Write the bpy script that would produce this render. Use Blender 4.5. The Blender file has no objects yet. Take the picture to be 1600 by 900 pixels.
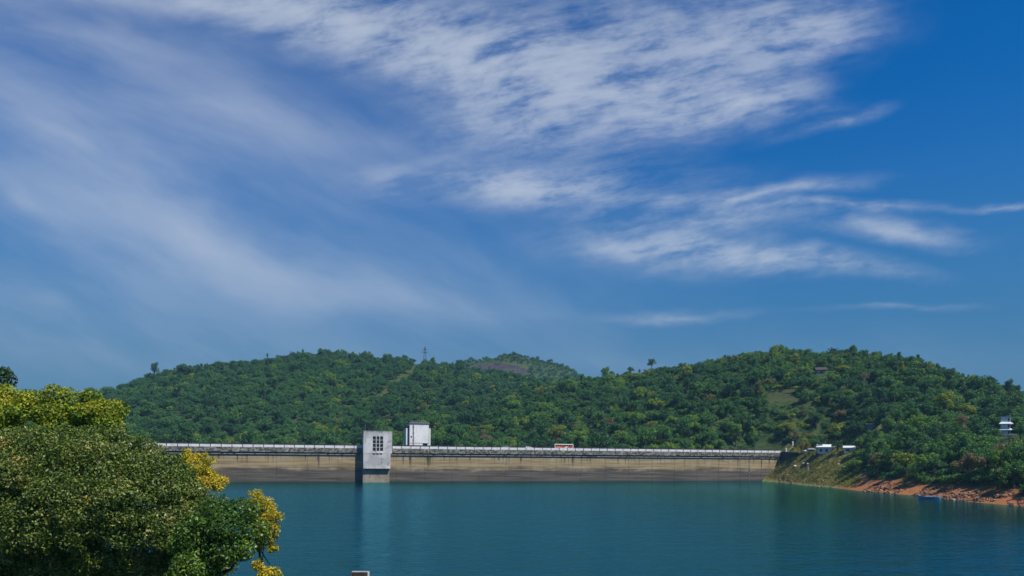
import bpy, bmesh, math
import numpy as np
from mathutils import Vector, Matrix

# ------------------------------------------------------------------ camera, sky, sun, exposure
SC = bpy.context.scene
COL = SC.collection
F = 1155.0                      # focal length in photo pixels (1600 wide)
CAMZ = 12.8
ROLL = math.radians(0.46)
HOR = 714.0

cam_d = bpy.data.cameras.new('camera')
cam = bpy.data.objects.new('camera', cam_d); COL.objects.link(cam)
cam_d.sensor_width = 36.0
cam_d.lens = 36.0 * F / 1600.0
cam_d.shift_y = (HOR - 450.0) / 1600.0
cam_d.clip_start = 0.2
cam_d.clip_end = 20000
cam.location = (0, 0, CAMZ)
cam.rotation_euler = (math.radians(90), -ROLL, 0)
SC.camera = cam

SUN_EL = 56.0
SUN_AZ = 130.0                  # degrees clockwise from +Y (view direction): to the right and behind the camera
sd = Vector((math.sin(math.radians(SUN_AZ)) * math.cos(math.radians(SUN_EL)),
             math.cos(math.radians(SUN_AZ)) * math.cos(math.radians(SUN_EL)),
             math.sin(math.radians(SUN_EL))))
sun_d = bpy.data.lights.new('sun', 'SUN')
sun_d.energy = 5.0
sun_d.angle = math.radians(0.53)
sun_d.color = (1.0, 0.93, 0.82)
sun = bpy.data.objects.new('sun', sun_d); COL.objects.link(sun)
sun.location = (200, -200, 400)
sun.rotation_euler = sd.to_track_quat('Z', 'Y').to_euler()

SC.view_settings.view_transform = 'Standard'
SC.view_settings.look = 'None'
SC.view_settings.exposure = 0.0
SC.view_settings.gamma = 1.0
SC.view_settings.use_curve_mapping = False


class NT:
    """small node-tree writer"""
    def __init__(self, tree):
        self.t = tree; self.n = tree.nodes; self.l = tree.links

    def new(self, typ, **kw):
        nd = self.n.new(typ)
        for k, v in kw.items():
            setattr(nd, k, v)
        return nd

    def put(self, sock, v):
        if isinstance(v, bpy.types.NodeSocket):
            self.l.new(v, sock)
        elif v is not None:
            sock.default_value = v

    def math(self, op, a, b=None, c=None, clamp=False):
        nd = self.new('ShaderNodeMath', operation=op, use_clamp=clamp)
        self.put(nd.inputs[0], a); self.put(nd.inputs[1], b)
        if c is not None: self.put(nd.inputs[2], c)
        return nd.outputs[0]

    def vmath(self, op, a, b=None):
        nd = self.new('ShaderNodeVectorMath', operation=op)
        self.put(nd.inputs[0], a); self.put(nd.inputs[1], b)
        return nd.outputs[0]

    def scale(self, a, s):
        nd = self.new('ShaderNodeVectorMath', operation='SCALE')
        self.put(nd.inputs[0], a); self.put(nd.inputs[3], s)
        return nd.outputs[0]

    def comb(self, x, y, z):
        nd = self.new('ShaderNodeCombineXYZ')
        self.put(nd.inputs[0], x); self.put(nd.inputs[1], y); self.put(nd.inputs[2], z)
        return nd.outputs[0]

    def sep(self, v):
        nd = self.new('ShaderNodeSeparateXYZ'); self.put(nd.inputs[0], v)
        return nd.outputs[0], nd.outputs[1], nd.outputs[2]

    def noise(self, vec, scale, detail=4, rough=0.55, dist=0.0, color=False):
        nd = self.new('ShaderNodeTexNoise')
        if vec is not None: self.put(nd.inputs['Vector'], vec)
        self.put(nd.inputs['Scale'], scale); self.put(nd.inputs['Detail'], detail)
        self.put(nd.inputs['Roughness'], rough); self.put(nd.inputs['Distortion'], dist)
        return nd.outputs['Color' if color else 'Fac']

    def ramp(self, fac, stops, interp='LINEAR'):
        nd = self.new('ShaderNodeValToRGB'); cr = nd.color_ramp; cr.interpolation = interp
        while len(cr.elements) < len(stops): cr.elements.new(0.5)
        for e, (p, c) in zip(cr.elements, stops):
            e.position = p
            e.color = (c, c, c, 1) if isinstance(c, (int, float)) else (*c, 1)
        self.put(nd.inputs[0], fac)
        return nd.outputs[0]

    def maprange(self, v, a, b, c=0.0, d=1.0, smooth=True):
        nd = self.new('ShaderNodeMapRange', interpolation_type='SMOOTHSTEP' if smooth else 'LINEAR')
        self.put(nd.inputs[0], v)
        for i, x in zip((1, 2, 3, 4), (a, b, c, d)): self.put(nd.inputs[i], x)
        return nd.outputs[0]

    def mix(self, fac, a, b, blend='MIX'):
        nd = self.new('ShaderNodeMix', data_type='RGBA', blend_type=blend)
        self.put(nd.inputs[0], fac)
        for s, v in ((nd.inputs[6], a), (nd.inputs[7], b)):
            self.put(s, (*v, 1) if isinstance(v, tuple) and len(v) == 3 else v)
        return nd.outputs[2]


# ---- sky: Nishita air with a cirrus layer seen against it (all laid out by world direction)
W = bpy.data.worlds.new('World'); SC.world = W; W.use_nodes = True
w = NT(W.node_tree); W.node_tree.nodes.clear()
sky = w.new('ShaderNodeTexSky', sky_type='NISHITA')
sky.sun_disc = False
sky.sun_elevation = math.radians(SUN_EL)
sky.sun_rotation = math.radians(SUN_AZ)
sky.altitude = 800
sky.air_density = 1.0
sky.dust_density = 0.6
sky.ozone_density = 3.0
dirv = w.new('ShaderNodeTexCoord').outputs['Generated']
dx, dy, dz = w.sep(dirv)
ady = w.math('MAXIMUM', w.math('ABSOLUTE', dy), 0.12)
u = w.math('DIVIDE', dx, ady)
v = w.math('DIVIDE', dz, ady)
v = w.math('MINIMUM', v, 2.5)
uv = w.comb(u, v, 0.0)
# soft warp so that no cloud edge is a clean ellipse
w1 = w.vmath('SUBTRACT', w.noise(uv, 3.2, 3, 0.5, color=True), (0.5, 0.5, 0.5))
w2 = w.vmath('SUBTRACT', w.noise(w.vmath('MULTIPLY', uv, (7.0, 15.0, 1.0)), 1.0, 5, 0.6, color=True), (0.5, 0.5, 0.5))
uvw = w.vmath('ADD', uv, w.vmath('MULTIPLY', w1, (0.26, 0.075, 0.0)))
uvw = w.vmath('ADD', uvw, w.vmath('MULTIPLY', w2, (0.10, 0.035, 0.0)))


def blobs(lst):
    acc = None
    for (px, py, rx, ry, ang, wt) in lst:
        mp = w.new('ShaderNodeMapping', vector_type='TEXTURE')
        mp.inputs['Location'].default_value = ((px - 800) / F, (HOR - py) / F, 0)
        mp.inputs['Rotation'].default_value = (0, 0, math.radians(ang))
        mp.inputs['Scale'].default_value = (rx / F, ry / F, 1)
        w.put(mp.inputs['Vector'], uvw)
        g = w.new('ShaderNodeTexGradient', gradient_type='QUADRATIC_SPHERE')
        w.put(g.inputs[0], mp.outputs[0])
        acc = w.math('MULTIPLY_ADD', g.outputs['Fac'], wt, acc if acc is not None else 0.0)
    return acc


# soft veil on the left, denser band across the top, streaks right of the middle (angle: counter-clockwise, + rises to the right)
soft = blobs([
    (120, 220, 420, 120, -28, 1.0), (300, 180, 480, 110, -20, .75), (60, 330, 420, 130, -25, .75),
    (300, 370, 330, 90, -25, .85), (480, 440, 420, 70, -12, .55), (130, 60, 420, 90, -12, .8), (120, 0, 520, 45, -3, .9), (330, 10, 360, 50, -10, .8),
    (80, 480, 520, 130, -10, .55), (60, 560, 1000, 160, 0, .28), (620, 470, 520, 60, -4, .3), (560, 230, 360, 70, -8, .3), (300, 300, 800, 420, -20, .50), (620, 160, 420, 160, -15, .3), (640, 420, 700, 200, -8, .3), (1000, 560, 1400, 90, 0, .22),
])
dense = blobs([
    (470, 20, 520, 110, -14, 1.5), (740, 95, 420, 150, -14, 1.5), (960, 60, 420, 150, 8, 1.0),
    (1000, 140, 330, 100, 4, 1.1), (1110, 165, 260, 60, 6, 1.2), (1180, 50, 330, 120, 14, .95), (1270, 30, 170, 90, 20, .6),
    (830, 210, 330, 130, 0, .75), (760, 295, 340, 60, -3, 1.2), (900, 300, 330, 60, 5, 1.0),
    (1130, 310, 330, 26, 8, 1.0), (1290, 322, 330, 17, 2, 1.1), (1050, 390, 300, 62, -2, 1.4),
    (1250, 405, 250, 36, -6, 1.2), (1400, 358, 210, 34, -4, 1.0), (1120, 345, 300, 30, 2, .8),
    (1290, 185, 190, 20, 14, .6), (1560, 318, 120, 10, 0, .8), (1040, 485, 300, 14, 1, .4), (1390, 478, 190, 9, 2, .35),
    (700, -120, 900, 160, 0, 1.2),
])
rm = w.new('ShaderNodeMapping'); rm.inputs['Rotation'].default_value = (0, 0, math.radians(-12)); w.put(rm.inputs['Vector'], w.vmath('ADD', uv, w.vmath('MULTIPLY', w1, (0.10, 0.05, 0.0))))
uvr = rm.outputs[0]
st = w.noise(w.vmath('MULTIPLY', uvr, (4.0, 15.0, 1.0)), 1.5, 5, 0.55)
rip = w.noise(w.vmath('MULTIPLY', uvr, (9.0, 20.0, 1.0)), 1.5, 7, 0.66)
fib = w.noise(w.vmath('MULTIPLY', uvr, (9.0, 60.0, 1.0)), 1.4, 5, 0.66)
tex = w.math('ADD', w.math('ADD', w.math('MULTIPLY', st, .95), w.math('MULTIPLY', rip, 0.75)), w.math('MULTIPLY', fib, .30))
tn = w.math('MULTIPLY', tex, 0.5)
ero = w.math('MULTIPLY', dense, w.maprange(tn, 0.37, 0.64, 0.14, 1.62))
dens = w.math('ADD', ero, w.math('MAXIMUM', 0.0, w.math('MULTIPLY', w.math('SUBTRACT', w.math('ADD', w.math('MULTIPLY', dense, .5), w.math('MULTIPLY', w.math('SUBTRACT', tn, .5), 4.0)), .35), w.maprange(dense, 0.05, 0.8, 0, .55))))
rm2 = w.new('ShaderNodeMapping'); rm2.inputs['Rotation'].default_value = (0, 0, math.radians(24)); w.put(rm2.inputs['Vector'], w.vmath('ADD', uv, w.vmath('MULTIPLY', w1, (0.12, 0.08, 0.0))))
stx = w.noise(w.vmath('MULTIPLY', rm2.outputs[0], (1.6, 6.2, 1.0)), 1.45, 6, 0.55)
softd = w.math('MULTIPLY', soft, w.maprange(stx, 0.29, 0.70, 0.40, 1.50))
cl = w.math('ADD', w.math('MULTIPLY', dens, 0.76), w.math('MULTIPLY', softd, 0.62))
cl = w.math('MULTIPLY', w.math('SUBTRACT', 1.0, w.math('POWER', 2.718, w.math('MULTIPLY', cl, -1.05))), 0.9)
cl = w.math('MULTIPLY', cl, w.maprange(dz, 0.0, 0.06, 0.0, 1.0))
# the air: deeper towards the right and the zenith, greyer low on the left
air = w.vmath('MULTIPLY', sky.outputs[0], (0.0, 0.60, 1.16))
hz = w.maprange(dz, 0.46, 0.02, 0.0, 0.96)
air = w.mix(w.math('MULTIPLY', hz, 1.0), air, (0.70, 1.85, 3.15))
air = w.mix(cl, air, (5.2, 5.85, 7.0))
bg = w.new('ShaderNodeBackground'); w.put(bg.inputs[0], air); bg.inputs[1].default_value = 0.1
wo = w.new('ShaderNodeOutputWorld'); w.l.new(bg.outputs[0], wo.inputs[0])

W.cycles.sampling_method = 'MANUAL'; W.cycles.sample_map_resolution = 256
SC.cycles.max_bounces = 6
SC.cycles.diffuse_bounces = 2
SC.cycles.glossy_bounces = 2
SC.cycles.transmission_bounces = 3
SC.cycles.transparent_max_bounces = 4
SC.cycles.volume_bounces = 0
SC.cycles.use_denoising = True
SC.cycles.caustics_reflective = False
SC.cycles.caustics_refractive = False


# ------------------------------------------------------------------ helpers
def ray(x, y):
    """photo pixel -> (X, Z) per metre of depth along +Y"""
    ax, ay = (x - 800.0), (HOR - y)
    c, s = math.cos(ROLL), math.sin(ROLL)
    return (ax * c - ay * s) / F, (ay * c + ax * s) / F


def at(x, y, Y):
    a, b = ray(x, y)
    return Vector((a * Y, Y, CAMZ + b * Y))


def proj(P):
    P = np.asarray(P, float)
    ax = P[..., 0] / P[..., 1] * F; ay = (P[..., 2] - CAMZ) / P[..., 1] * F
    c, s = math.cos(ROLL), math.sin(ROLL)
    return 800 + ax * c + ay * s, HOR - (ay * c - ax * s)


def prop(o, label=None, cat=None, group=None, kind=None):
    if label: o['label'] = label
    if cat: o['category'] = cat
    if group: o['group'] = group
    if kind: o['kind'] = kind
    return o


def empty(name, loc, rz=0.0, label=None, cat=None, group=None):
    o = bpy.data.objects.new(name, None); COL.objects.link(o)
    o.location = loc; o.rotation_euler = (0, 0, rz); o.empty_display_size = 0.5
    return prop(o, label, cat, group)


class MB:
    """collects solid shapes into one mesh"""
    def __init__(self):
        self.v = []; self.f = []

    def box(self, x0, x1, y0, y1, z0, z1, top=None):
        b = len(self.v); t = top or (x0, x1, y0, y1)
        self.v += [(x0, y0, z0), (x1, y0, z0), (x1, y1, z0), (x0, y1, z0),
                   (t[0], t[2], z1), (t[1], t[2], z1), (t[1], t[3], z1), (t[0], t[3], z1)]
        self.f += [tuple(b + i for i in q) for q in ((0, 3, 2, 1), (4, 5, 6, 7), (0, 1, 5, 4), (1, 2, 6, 5), (2, 3, 7, 6), (3, 0, 4, 7))]
        return self

    def prism(self, pts, y0, y1):
        """outline in x,z swept along y"""
        b = len(self.v); n = len(pts)
        self.v += [(x, y0, z) for x, z in pts] + [(x, y1, z) for x, z in pts]
        self.f.append(tuple(b + i for i in range(n))); self.f.append(tuple(b + n + i for i in reversed(range(n))))
        for i in range(n):
            j = (i + 1) % n
            self.f.append((b + i, b + n + i, b + n + j, b + j))
        return self

    def tube(self, pts, rad, n=6):
        b0 = len(self.v); pts = [Vector(p) for p in pts]
        for i, p in enumerate(pts):
            d = (pts[min(i + 1, len(pts) - 1)] - pts[max(i - 1, 0)]).normalized()
            a = d.cross(Vector((0, 0, 1)) if abs(d.z) < .9 else Vector((1, 0, 0))).normalized(); c = d.cross(a)
            r = rad[i] if isinstance(rad, (list, tuple)) else rad
            for k in range(n):
                t = 2 * math.pi * k / n
                q = p + (a * math.cos(t) + c * math.sin(t)) * r
                self.v.append(tuple(q))
        for i in range(len(pts) - 1):
            for k in range(n):
                k2 = (k + 1) % n
                self.f.append((b0 + i * n + k, b0 + i * n + k2, b0 + (i + 1) * n + k2, b0 + (i + 1) * n + k))
        self.f.append(tuple(b0 + k for k in reversed(range(n))))
        e = b0 + (len(pts) - 1) * n
        self.f.append(tuple(e + k for k in range(n)))
        return self

    def disc(self, c, axis, r, h, n=14):
        c = Vector(c); ax = Vector(axis)
        return self.tube([c - ax * h / 2, c + ax * h / 2], r, n)

    def mesh(self, name, mat):
        m = bpy.data.meshes.new(name); m.from_pydata(self.v, [], self.f); m.update()
        bm = bmesh.new(); bm.from_mesh(m); bmesh.ops.recalc_face_normals(bm, faces=bm.faces); bm.to_mesh(m); bm.free()
        if mat: m.materials.append(mat)
        return m

    def build(self, name, mat, parent=None, bevel=0.0, smooth=False):
        m = self.mesh(name, mat)
        if smooth:
            m.polygons.foreach_set('use_smooth', [True] * len(m.polygons))
        o = bpy.data.objects.new(name, m); COL.objects.link(o); o.parent = parent
        if bevel:
            md = o.modifiers.new('bevel', 'BEVEL'); md.width = bevel; md.segments = 1; md.limit_method = 'ANGLE'
        return o


def link_mesh(name, m, parent=None):
    o = bpy.data.objects.new(name, m); COL.objects.link(o); o.parent = parent
    return o


def np_mesh(name, V, Q, mat, smooth=False):
    """quads from arrays"""
    m = bpy.data.meshes.new(name)
    V = np.ascontiguousarray(V, np.float32); Q = np.ascontiguousarray(Q, np.int32)
    k = Q.shape[1]
    m.vertices.add(len(V)); m.vertices.foreach_set('co', V.ravel())
    m.loops.add(Q.size); m.loops.foreach_set('vertex_index', Q.ravel())
    m.polygons.add(len(Q)); m.polygons.foreach_set('loop_start', np.arange(len(Q), dtype=np.int32) * k)
    m.polygons.foreach_set('loop_total', np.full(len(Q), k, np.int32))
    if smooth: m.polygons.foreach_set('use_smooth', np.ones(len(Q), bool))
    m.update(calc_edges=True)
    if mat: m.materials.append(mat)
    return m


def vnoise(X, Y, scale, seed, octv=3):
    """value noise 0..1"""
    out = 0.0; amp = 1.0; tot = 0.0
    for o in range(octv):
        r = np.random.RandomState(seed + o).rand(64, 64)
        x = np.asarray(X) / scale * 2 ** o; y = np.asarray(Y) / scale * 2 ** o
        xi = np.floor(x).astype(int); yi = np.floor(y).astype(int)
        fx = x - xi; fy = y - yi; fx = fx * fx * (3 - 2 * fx); fy = fy * fy * (3 - 2 * fy)
        a = r[xi % 64, yi % 64]; b = r[(xi + 1) % 64, yi % 64]; c = r[xi % 64, (yi + 1) % 64]; d = r[(xi + 1) % 64, (yi + 1) % 64]
        out = out + amp * ((a * (1 - fx) + b * fx) * (1 - fy) + (c * (1 - fx) + d * fx) * fy)
        tot += amp; amp *= 0.5
    return out / tot


def mat(name):
    m = bpy.data.materials.new(name); m.use_nodes = True
    t = NT(m.node_tree); b = m.node_tree.nodes['Principled BSDF']
    return m, t, b


def plain(name, col, rough=0.6, metal=0.0, var=0.25, scale=1.5, bump=0.0):
    """painted or cast surface with uneven tone"""
    m, t, b = mat(name)
    pos = t.new('ShaderNodeNewGeometry').outputs['Position']
    n = t.noise(pos, scale, 6, 0.62)
    c = t.mix(t.maprange(n, 0.3, 0.7), tuple(x * (1 - var) for x in col), tuple(min(1, x * (1 + var * .6)) for x in col))
    t.put(b.inputs['Base Color'], c)
    b.inputs['Roughness'].default_value = rough; b.inputs['Metallic'].default_value = metal
    if bump:
        bp = t.new('ShaderNodeBump'); bp.inputs['Strength'].default_value = bump; bp.inputs['Distance'].default_value = 0.1
        t.put(bp.inputs['Height'], t.noise(pos, scale * 4, 5, 0.6)); t.l.new(bp.outputs[0], b.inputs['Normal'])
    return m


# ------------------------------------------------------------------ layout of the place (metres)
T = Vector((0.9547, 0.2976, 0)); N = Vector((0.2976, -0.9547, 0))      # along the dam (to the right), out of its water face
D0 = Vector((-119, 344, 0))
S_L, S_R = -75.0, 289.0
DAM_RZ = math.atan2(T.y, T.x)


def damp(s, n=0.0, z=0.0):
    return D0 + T * s + N * n + Vector((0, 0, z))


def dam_s(px):
    k = (px - 800) / F
    return (k * 344 + 119) / (0.9547 - k * 0.2976)


POLY = np.array([(144.4, 427), (147, 400), (145, 370), (146, 336), (143.5, 300), (146.5, 264), (142.5, 235), (144, 207), (150, 150), (175, 90), (150, 45), (60, 30),
                 (4, 31), (-7, 36), (-22, 60), (-60, 100), (-140, 200), (-180, 322), (-188, 322.5)])


def sdist(X, Y):
    """signed distance to the reservoir outline, + on land"""
    X = np.asarray(X, float); Y = np.asarray(Y, float)
    best = np.full(X.shape, 1e9); ins = np.zeros(X.shape, bool)
    n = len(POLY)
    for i in range(n):
        x0, y0 = POLY[i]; x1, y1 = POLY[(i + 1) % n]
        ex, ey = x1 - x0, y1 - y0
        t = np.clip(((X - x0) * ex + (Y - y0) * ey) / (ex * ex + ey * ey), 0, 1)
        best = np.minimum(best, np.hypot(X - x0 - t * ex, Y - y0 - t * ey))
        c = ((y0 > Y) != (y1 > Y))
        with np.errstate(divide='ignore', invalid='ignore'):
            xi = (x1 - x0) * (Y - y0) / (y1 - y0 if y1 != y0 else 1e-9) + x0
        ins ^= c & (X < xi)
    return np.where(ins, -best, best)


def crest(lst, drop):
    out = []
    for (x, y, Y) in lst:
        p = at(x, y, Y); out.append((p.x, p.y, p.z - drop))
    return out


C_RIGHT = crest([(560, 694, 545), (640, 672, 580), (720, 640, 620), (800, 608, 650), (900, 588, 665), (1000, 577, 650), (1060, 573, 635), (1100, 563, 620),
                 (1220, 536, 590), (1300, 541, 565), (1380, 549, 540), (1450, 594, 500), (1510, 626, 465), (1600, 645, 430)], 9.5) + \
          [(345, 380, 32), (350, 280, 32), (320, 160, 30), (290, 40, 28), (280, -80, 26)]
C_LEFT = crest([(-260, 650, 660), (-60, 640, 720), (60, 630, 750), (165, 606, 790), (250, 578, 825), (380, 562, 850), (500, 547, 870), (600, 553, 885),
                (700, 566, 900), (800, 582, 905), (900, 596, 905), (1050, 610, 900)], 8.5)
C_FAR = crest([(560, 640, 1650), (690, 575, 1620), (740, 560, 1610), (800, 551, 1600), (850, 562, 1600), (880, 590, 1600), (960, 630, 1620)], 8)
C_BANK = [(-235, 318, 26), (-300, 345, 48), (-420, 420, 70)]
C_OWN = [(-70, 20, 5), (-120, 30, 8), (-220, 20, 25)]


def ridge(X, Y, pts, Wd, power=1.12, base=-8.0, rnd=24.0):
    out = np.full(np.shape(X), -1e9)
    for (x0, y0, z0), (x1, y1, z1) in zip(pts[:-1], pts[1:]):
        ex, ey = x1 - x0, y1 - y0
        t = np.clip(((X - x0) * ex + (Y - y0) * ey) / (ex * ex + ey * ey), 0, 1)
        d = np.hypot(X - x0 - t * ex, Y - y0 - t * ey)
        d = np.sqrt(d * d + rnd * rnd) - rnd
        zc = z0 + (z1 - z0) * t
        out = np.maximum(out, base + (zc - base) * np.clip(1 - d / Wd, 0, 1) ** power)
    return out


def height(X, Y):
    X = np.asarray(X, float); Y = np.asarray(Y, float)
    hs = [ridge(X, Y, C_RIGHT, 255), ridge(X, Y, C_LEFT, 400), ridge(X, Y, C_FAR, 330, rnd=60), ridge(X, Y, C_BANK, 150), ridge(X, Y, C_OWN, 120)]
    k = 7.0
    z = k * np.log(sum(np.exp(np.clip(h, -20, 400) / k) for h in hs))
    z = z + (vnoise(X + 3000, Y + 3000, 70, 5) - 0.5) * 9 * np.clip((z - 4) / 30, 0, 1) * np.clip((Y - 100) / 100, 0, 1)
    slope_ = X / np.maximum(Y, 1.0)                       # the ridge ends fall away
    z = z - 8.0 * np.clip((slope_ - .50) / .12, 0, 1) * np.clip((Y - 380) / 70, 0, 1) * np.clip((900 - Y) / 100, 0, 1)
    z = z - 15.0 * np.clip((-.46 - slope_) / .09, 0, 1) * np.clip((Y - 500) / 150, 0, 1) * np.clip((1200 - Y) / 100, 0, 1)
    # the viewer's own bank
    near = (9.5 - 5.0 * np.clip((Y - 5) / 19, 0, 1)) * np.clip((75 - Y) / 40, 0, 1) * np.clip((230 - np.abs(X)) / 100, 0, 1)
    z = np.maximum(z, near)
    # bench at the end of the dam
    bx, by = X - 176, Y - 415
    wgt = np.clip(1.6 - np.abs(bx * .93 + by * -.2) / 17, 0, 1) * np.clip(1.8 - np.abs(by) / 26, 0, 1)
    z = z * (1 - wgt) + 16.5 * wgt
    sdm = sdist(X, Y)
    bank = (0.62 + .36 * np.clip((Y - 372) / 25, 0, 1)) * sdm + (vnoise(X + 900, Y + 900, 9, 11) - .5) * 1.3 * np.clip(sdm / 4, 0, 1)
    red = np.clip((330 - Y) / 60, 0, 1) * (X > 60)
    bank = bank * (1 - red) + red * np.where(sdm < 12, 0.42 * sdm + (vnoise(X + 900, Y + 900, 6, 12) - .5) * 1.5 * np.clip(sdm / 3, 0, 1), 5.0 + 0.75 * (sdm - 12))
    z = np.where(sdm > 0, np.minimum(z, bank), np.maximum(sdm * 0.45, -14))
    return z


def hz(x, y):
    return float(height(np.array([x]), np.array([y]))[0])


def ground_hit(px, py, y0=150, y1=1800, step=1.0):
    """first point of the terrain along the ray through a photo pixel"""
    a, b = ray(px, py); Ys = np.arange(y0, y1, step)
    h = height(a * Ys, Ys); z = CAMZ + b * Ys
    i = np.argmax(h > z)
    return Vector((a * Ys[i], Ys[i], h[i]))


# ------------------------------------------------------------------ terrain and water
def axis(a, b, step, lo, hi):
    core = np.arange(a, b + .1, step)
    left = []; s = step; x = a
    while x > lo: s *= 1.35; x -= s; left.append(x)
    right = []; s = step; x = b
    while x < hi: s *= 1.35; x += s; right.append(x)
    return np.array(left[::-1] + list(core) + right)


gx = axis(-560, 440, 4.0, -2800, 2800); gy = axis(-10, 960, 4.0, -500, 960)
gy = np.concatenate([gy[gy <= 960], np.arange(985, 1330, 25.0), np.arange(1330, 1730, 8.0), [1760, 1820, 1900, 2050, 2300, 2700, 3200]])
GX, GY = np.meshgrid(gx, gy, indexing='ij')
GZ = height(GX, GY)
GZ[(np.abs(GX) > 1200) | (GY > 2200) | (GY < -200)] -= 0.0
idx = np.arange(GX.size).reshape(GX.shape)
quads = np.stack([idx[:-1, :-1], idx[1:, :-1], idx[1:, 1:], idx[:-1, 1:]], -1).reshape(-1, 4)

m, t, b = mat('hill_ground')
pos = t.new('ShaderNodeNewGeometry').outputs['Position']
zone = t.new('ShaderNodeAttribute', attribute_name='zone').outputs['Color']
zr = t.new('ShaderNodeSeparateColor'); t.put(zr.inputs[0], zone)
n1 = t.noise(pos, 0.35, 6, 0.6); n2 = t.noise(pos, 1.6, 5, 0.65)
base = t.mix(t.maprange(n1, .35, .65), (0.022, 0.045, 0.014), (0.055, 0.085, 0.026))
redc = t.mix(t.maprange(n2, .3, .7), (0.34, 0.105, 0.035), (0.48, 0.21, 0.085))
redc = t.mix(t.maprange(n1, .54, .66), redc, (0.20, 0.15, 0.06))
redc = t.mix(t.maprange(t.noise(pos, 3.0, 4, .7), .55, .70, 0, .7), redc, (0.13, 0.05, 0.03))
grs = t.mix(t.maprange(n1, .3, .7), (0.14, 0.15, 0.040), (0.30, 0.24, 0.095))
rck = t.mix(t.maprange(t.noise(t.vmath('MULTIPLY', pos, (1, 1, .35)), 0.12, 6, .7), .35, .62), (0.020, 0.017, 0.032), (0.075, 0.055, 0.065))
c = t.mix(zr.outputs[1], base, grs); c = t.mix(zr.outputs[0], c, redc); c = t.mix(zr.outputs[2], c, rck)
t.put(b.inputs['Base Color'], c); b.inputs['Roughness'].default_value = 0.95; b.inputs['Specular IOR Level'].default_value = 0.15
bp = t.new('ShaderNodeBump'); bp.inputs['Strength'].default_value = 0.8; bp.inputs['Distance'].default_value = 0.5
t.put(bp.inputs['Height'], n2); t.l.new(bp.outputs[0], b.inputs['Normal'])
M_GROUND = m

tm = np_mesh('terrain', np.stack([GX, GY, GZ], -1).reshape(-1, 3), quads, M_GROUND, smooth=True)
sdg = sdist(GX, GY)
zc = np.zeros(GX.shape + (4,), np.float32); zc[..., 3] = 1
edge = np.clip((11.5 + 5 * (vnoise(GX + 999, GY + 999, 12, 3) - .5) - sdg) / 3, 0, 1)
zc[..., 0] = edge * np.clip((345 - GY + 20 * (vnoise(GX + 99, GY + 99, 14, 31) - .5)) / 30, 0, 1) * (GX > 60)
zc[..., 1] = np.clip((GY - 305) / 25, 0, 1) * np.clip((440 - GY) / 15, 0, 1) * (GX > 120) * np.clip((GX < 215) * (60 - sdg) / 10, 0, 1)
PX, PY = proj(np.stack([GX, np.maximum(GY, 1), GZ], -1))
rock = (GY > 1400) & (PX > 736) & (PX < 826)
qy = 572 + (PX - 780) ** 2 * 0.0030 + (vnoise(GX + 5000, GY, 30, 8) - .5) * 5
far_rock = rock & (np.abs(PY - qy) < 7)
nz_ = vnoise(GX + 7000, GY + 50, 22, 18)
zc[..., 2] = far_rock & (PY > qy - 4 + 7 * (nz_ - .5))
zc[..., 0] = np.maximum(zc[..., 0], (far_rock & (PY <= qy - 2)) * np.clip(nz_ * 1.0 - .45, 0, .08))
clr = (GY > 500) & (GY < 1000) & (np.abs((PX - 655) * .85 + (PY - 565) * 1.02) < 8) & (PY > 560) & (PY < 625)    # line clearing
zc[..., 1] = np.maximum(zc[..., 1], clr * .10)
ca = tm.color_attributes.new('zone', 'FLOAT_COLOR', 'POINT'); ca.data.foreach_set('color', zc.ravel())
terrain = prop(link_mesh('terrain', tm), kind='structure')

m, t, b = mat('lake_water')
t.n.remove(b)
pos = t.new('ShaderNodeNewGeometry').outputs['Position']
wx_, wy_, _wz = t.sep(pos)
# wind: the lee of the dam and of the right bank lies calmer than the open middle
nd_ = t.new('ShaderNodeVectorMath', operation='DOT_PRODUCT'); t.put(nd_.inputs[0], t.vmath('SUBTRACT', pos, tuple(D0))); nd_.inputs[1].default_value = tuple(N)
gust = t.noise(t.vmath('MULTIPLY', pos, (0.5, 1.3, 1)), 0.02, 4, .6)
ndist = t.math('ADD', nd_.outputs['Value'], t.math('MULTIPLY', t.math('SUBTRACT', gust, .5), 70.0))
wind = t.math('MULTIPLY', t.maprange(ndist, 15, 110, .85, 1.15), t.maprange(t.math('ADD', wx_, t.math('MULTIPLY', t.math('SUBTRACT', gust, .5), 60.0)), 110, -15, .30, 1.0))
wv = t.noise(t.vmath('MULTIPLY', pos, (0.8, 1.5, 1)), 0.60, 4, 0.62, 0.6)
wv2 = t.noise(t.vmath('MULTIPLY', pos, (1.0, 1.6, 1)), 0.13, 3, 0.55)
bp = t.new('ShaderNodeBump'); bp.inputs['Distance'].default_value = 1.0
t.put(bp.inputs['Strength'], t.math('MULTIPLY', wind, 0.36))
t.put(bp.inputs['Height'], t.math('ADD', t.math('MULTIPLY', wv, 0.60), t.math('MULTIPLY', wv2, 0.9)))
df = t.new('ShaderNodeBsdfDiffuse'); t.put(df.inputs[0], t.mix(t.maprange(t.noise(pos, 0.012, 3), .35, .65), (0.0, 0.023, 0.024), (0.0, 0.031, 0.035)))
gl = t.new('ShaderNodeBsdfGlossy'); gl.inputs['Color'].default_value = (.26, .82, 1.0, 1); gl.inputs['Roughness'].default_value = .09; t.l.new(bp.outputs[0], gl.inputs['Normal'])
fn = t.new('ShaderNodeFresnel'); fn.inputs[0].default_value = 1.333; t.l.new(bp.outputs[0], fn.inputs['Normal'])
mx = t.new('ShaderNodeMixShader'); t.put(mx.inputs[0], t.math('MULTIPLY', fn.outputs[0], 1.4, clamp=True)); t.l.new(df.outputs[0], mx.inputs[1]); t.l.new(gl.outputs[0], mx.inputs[2])
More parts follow.
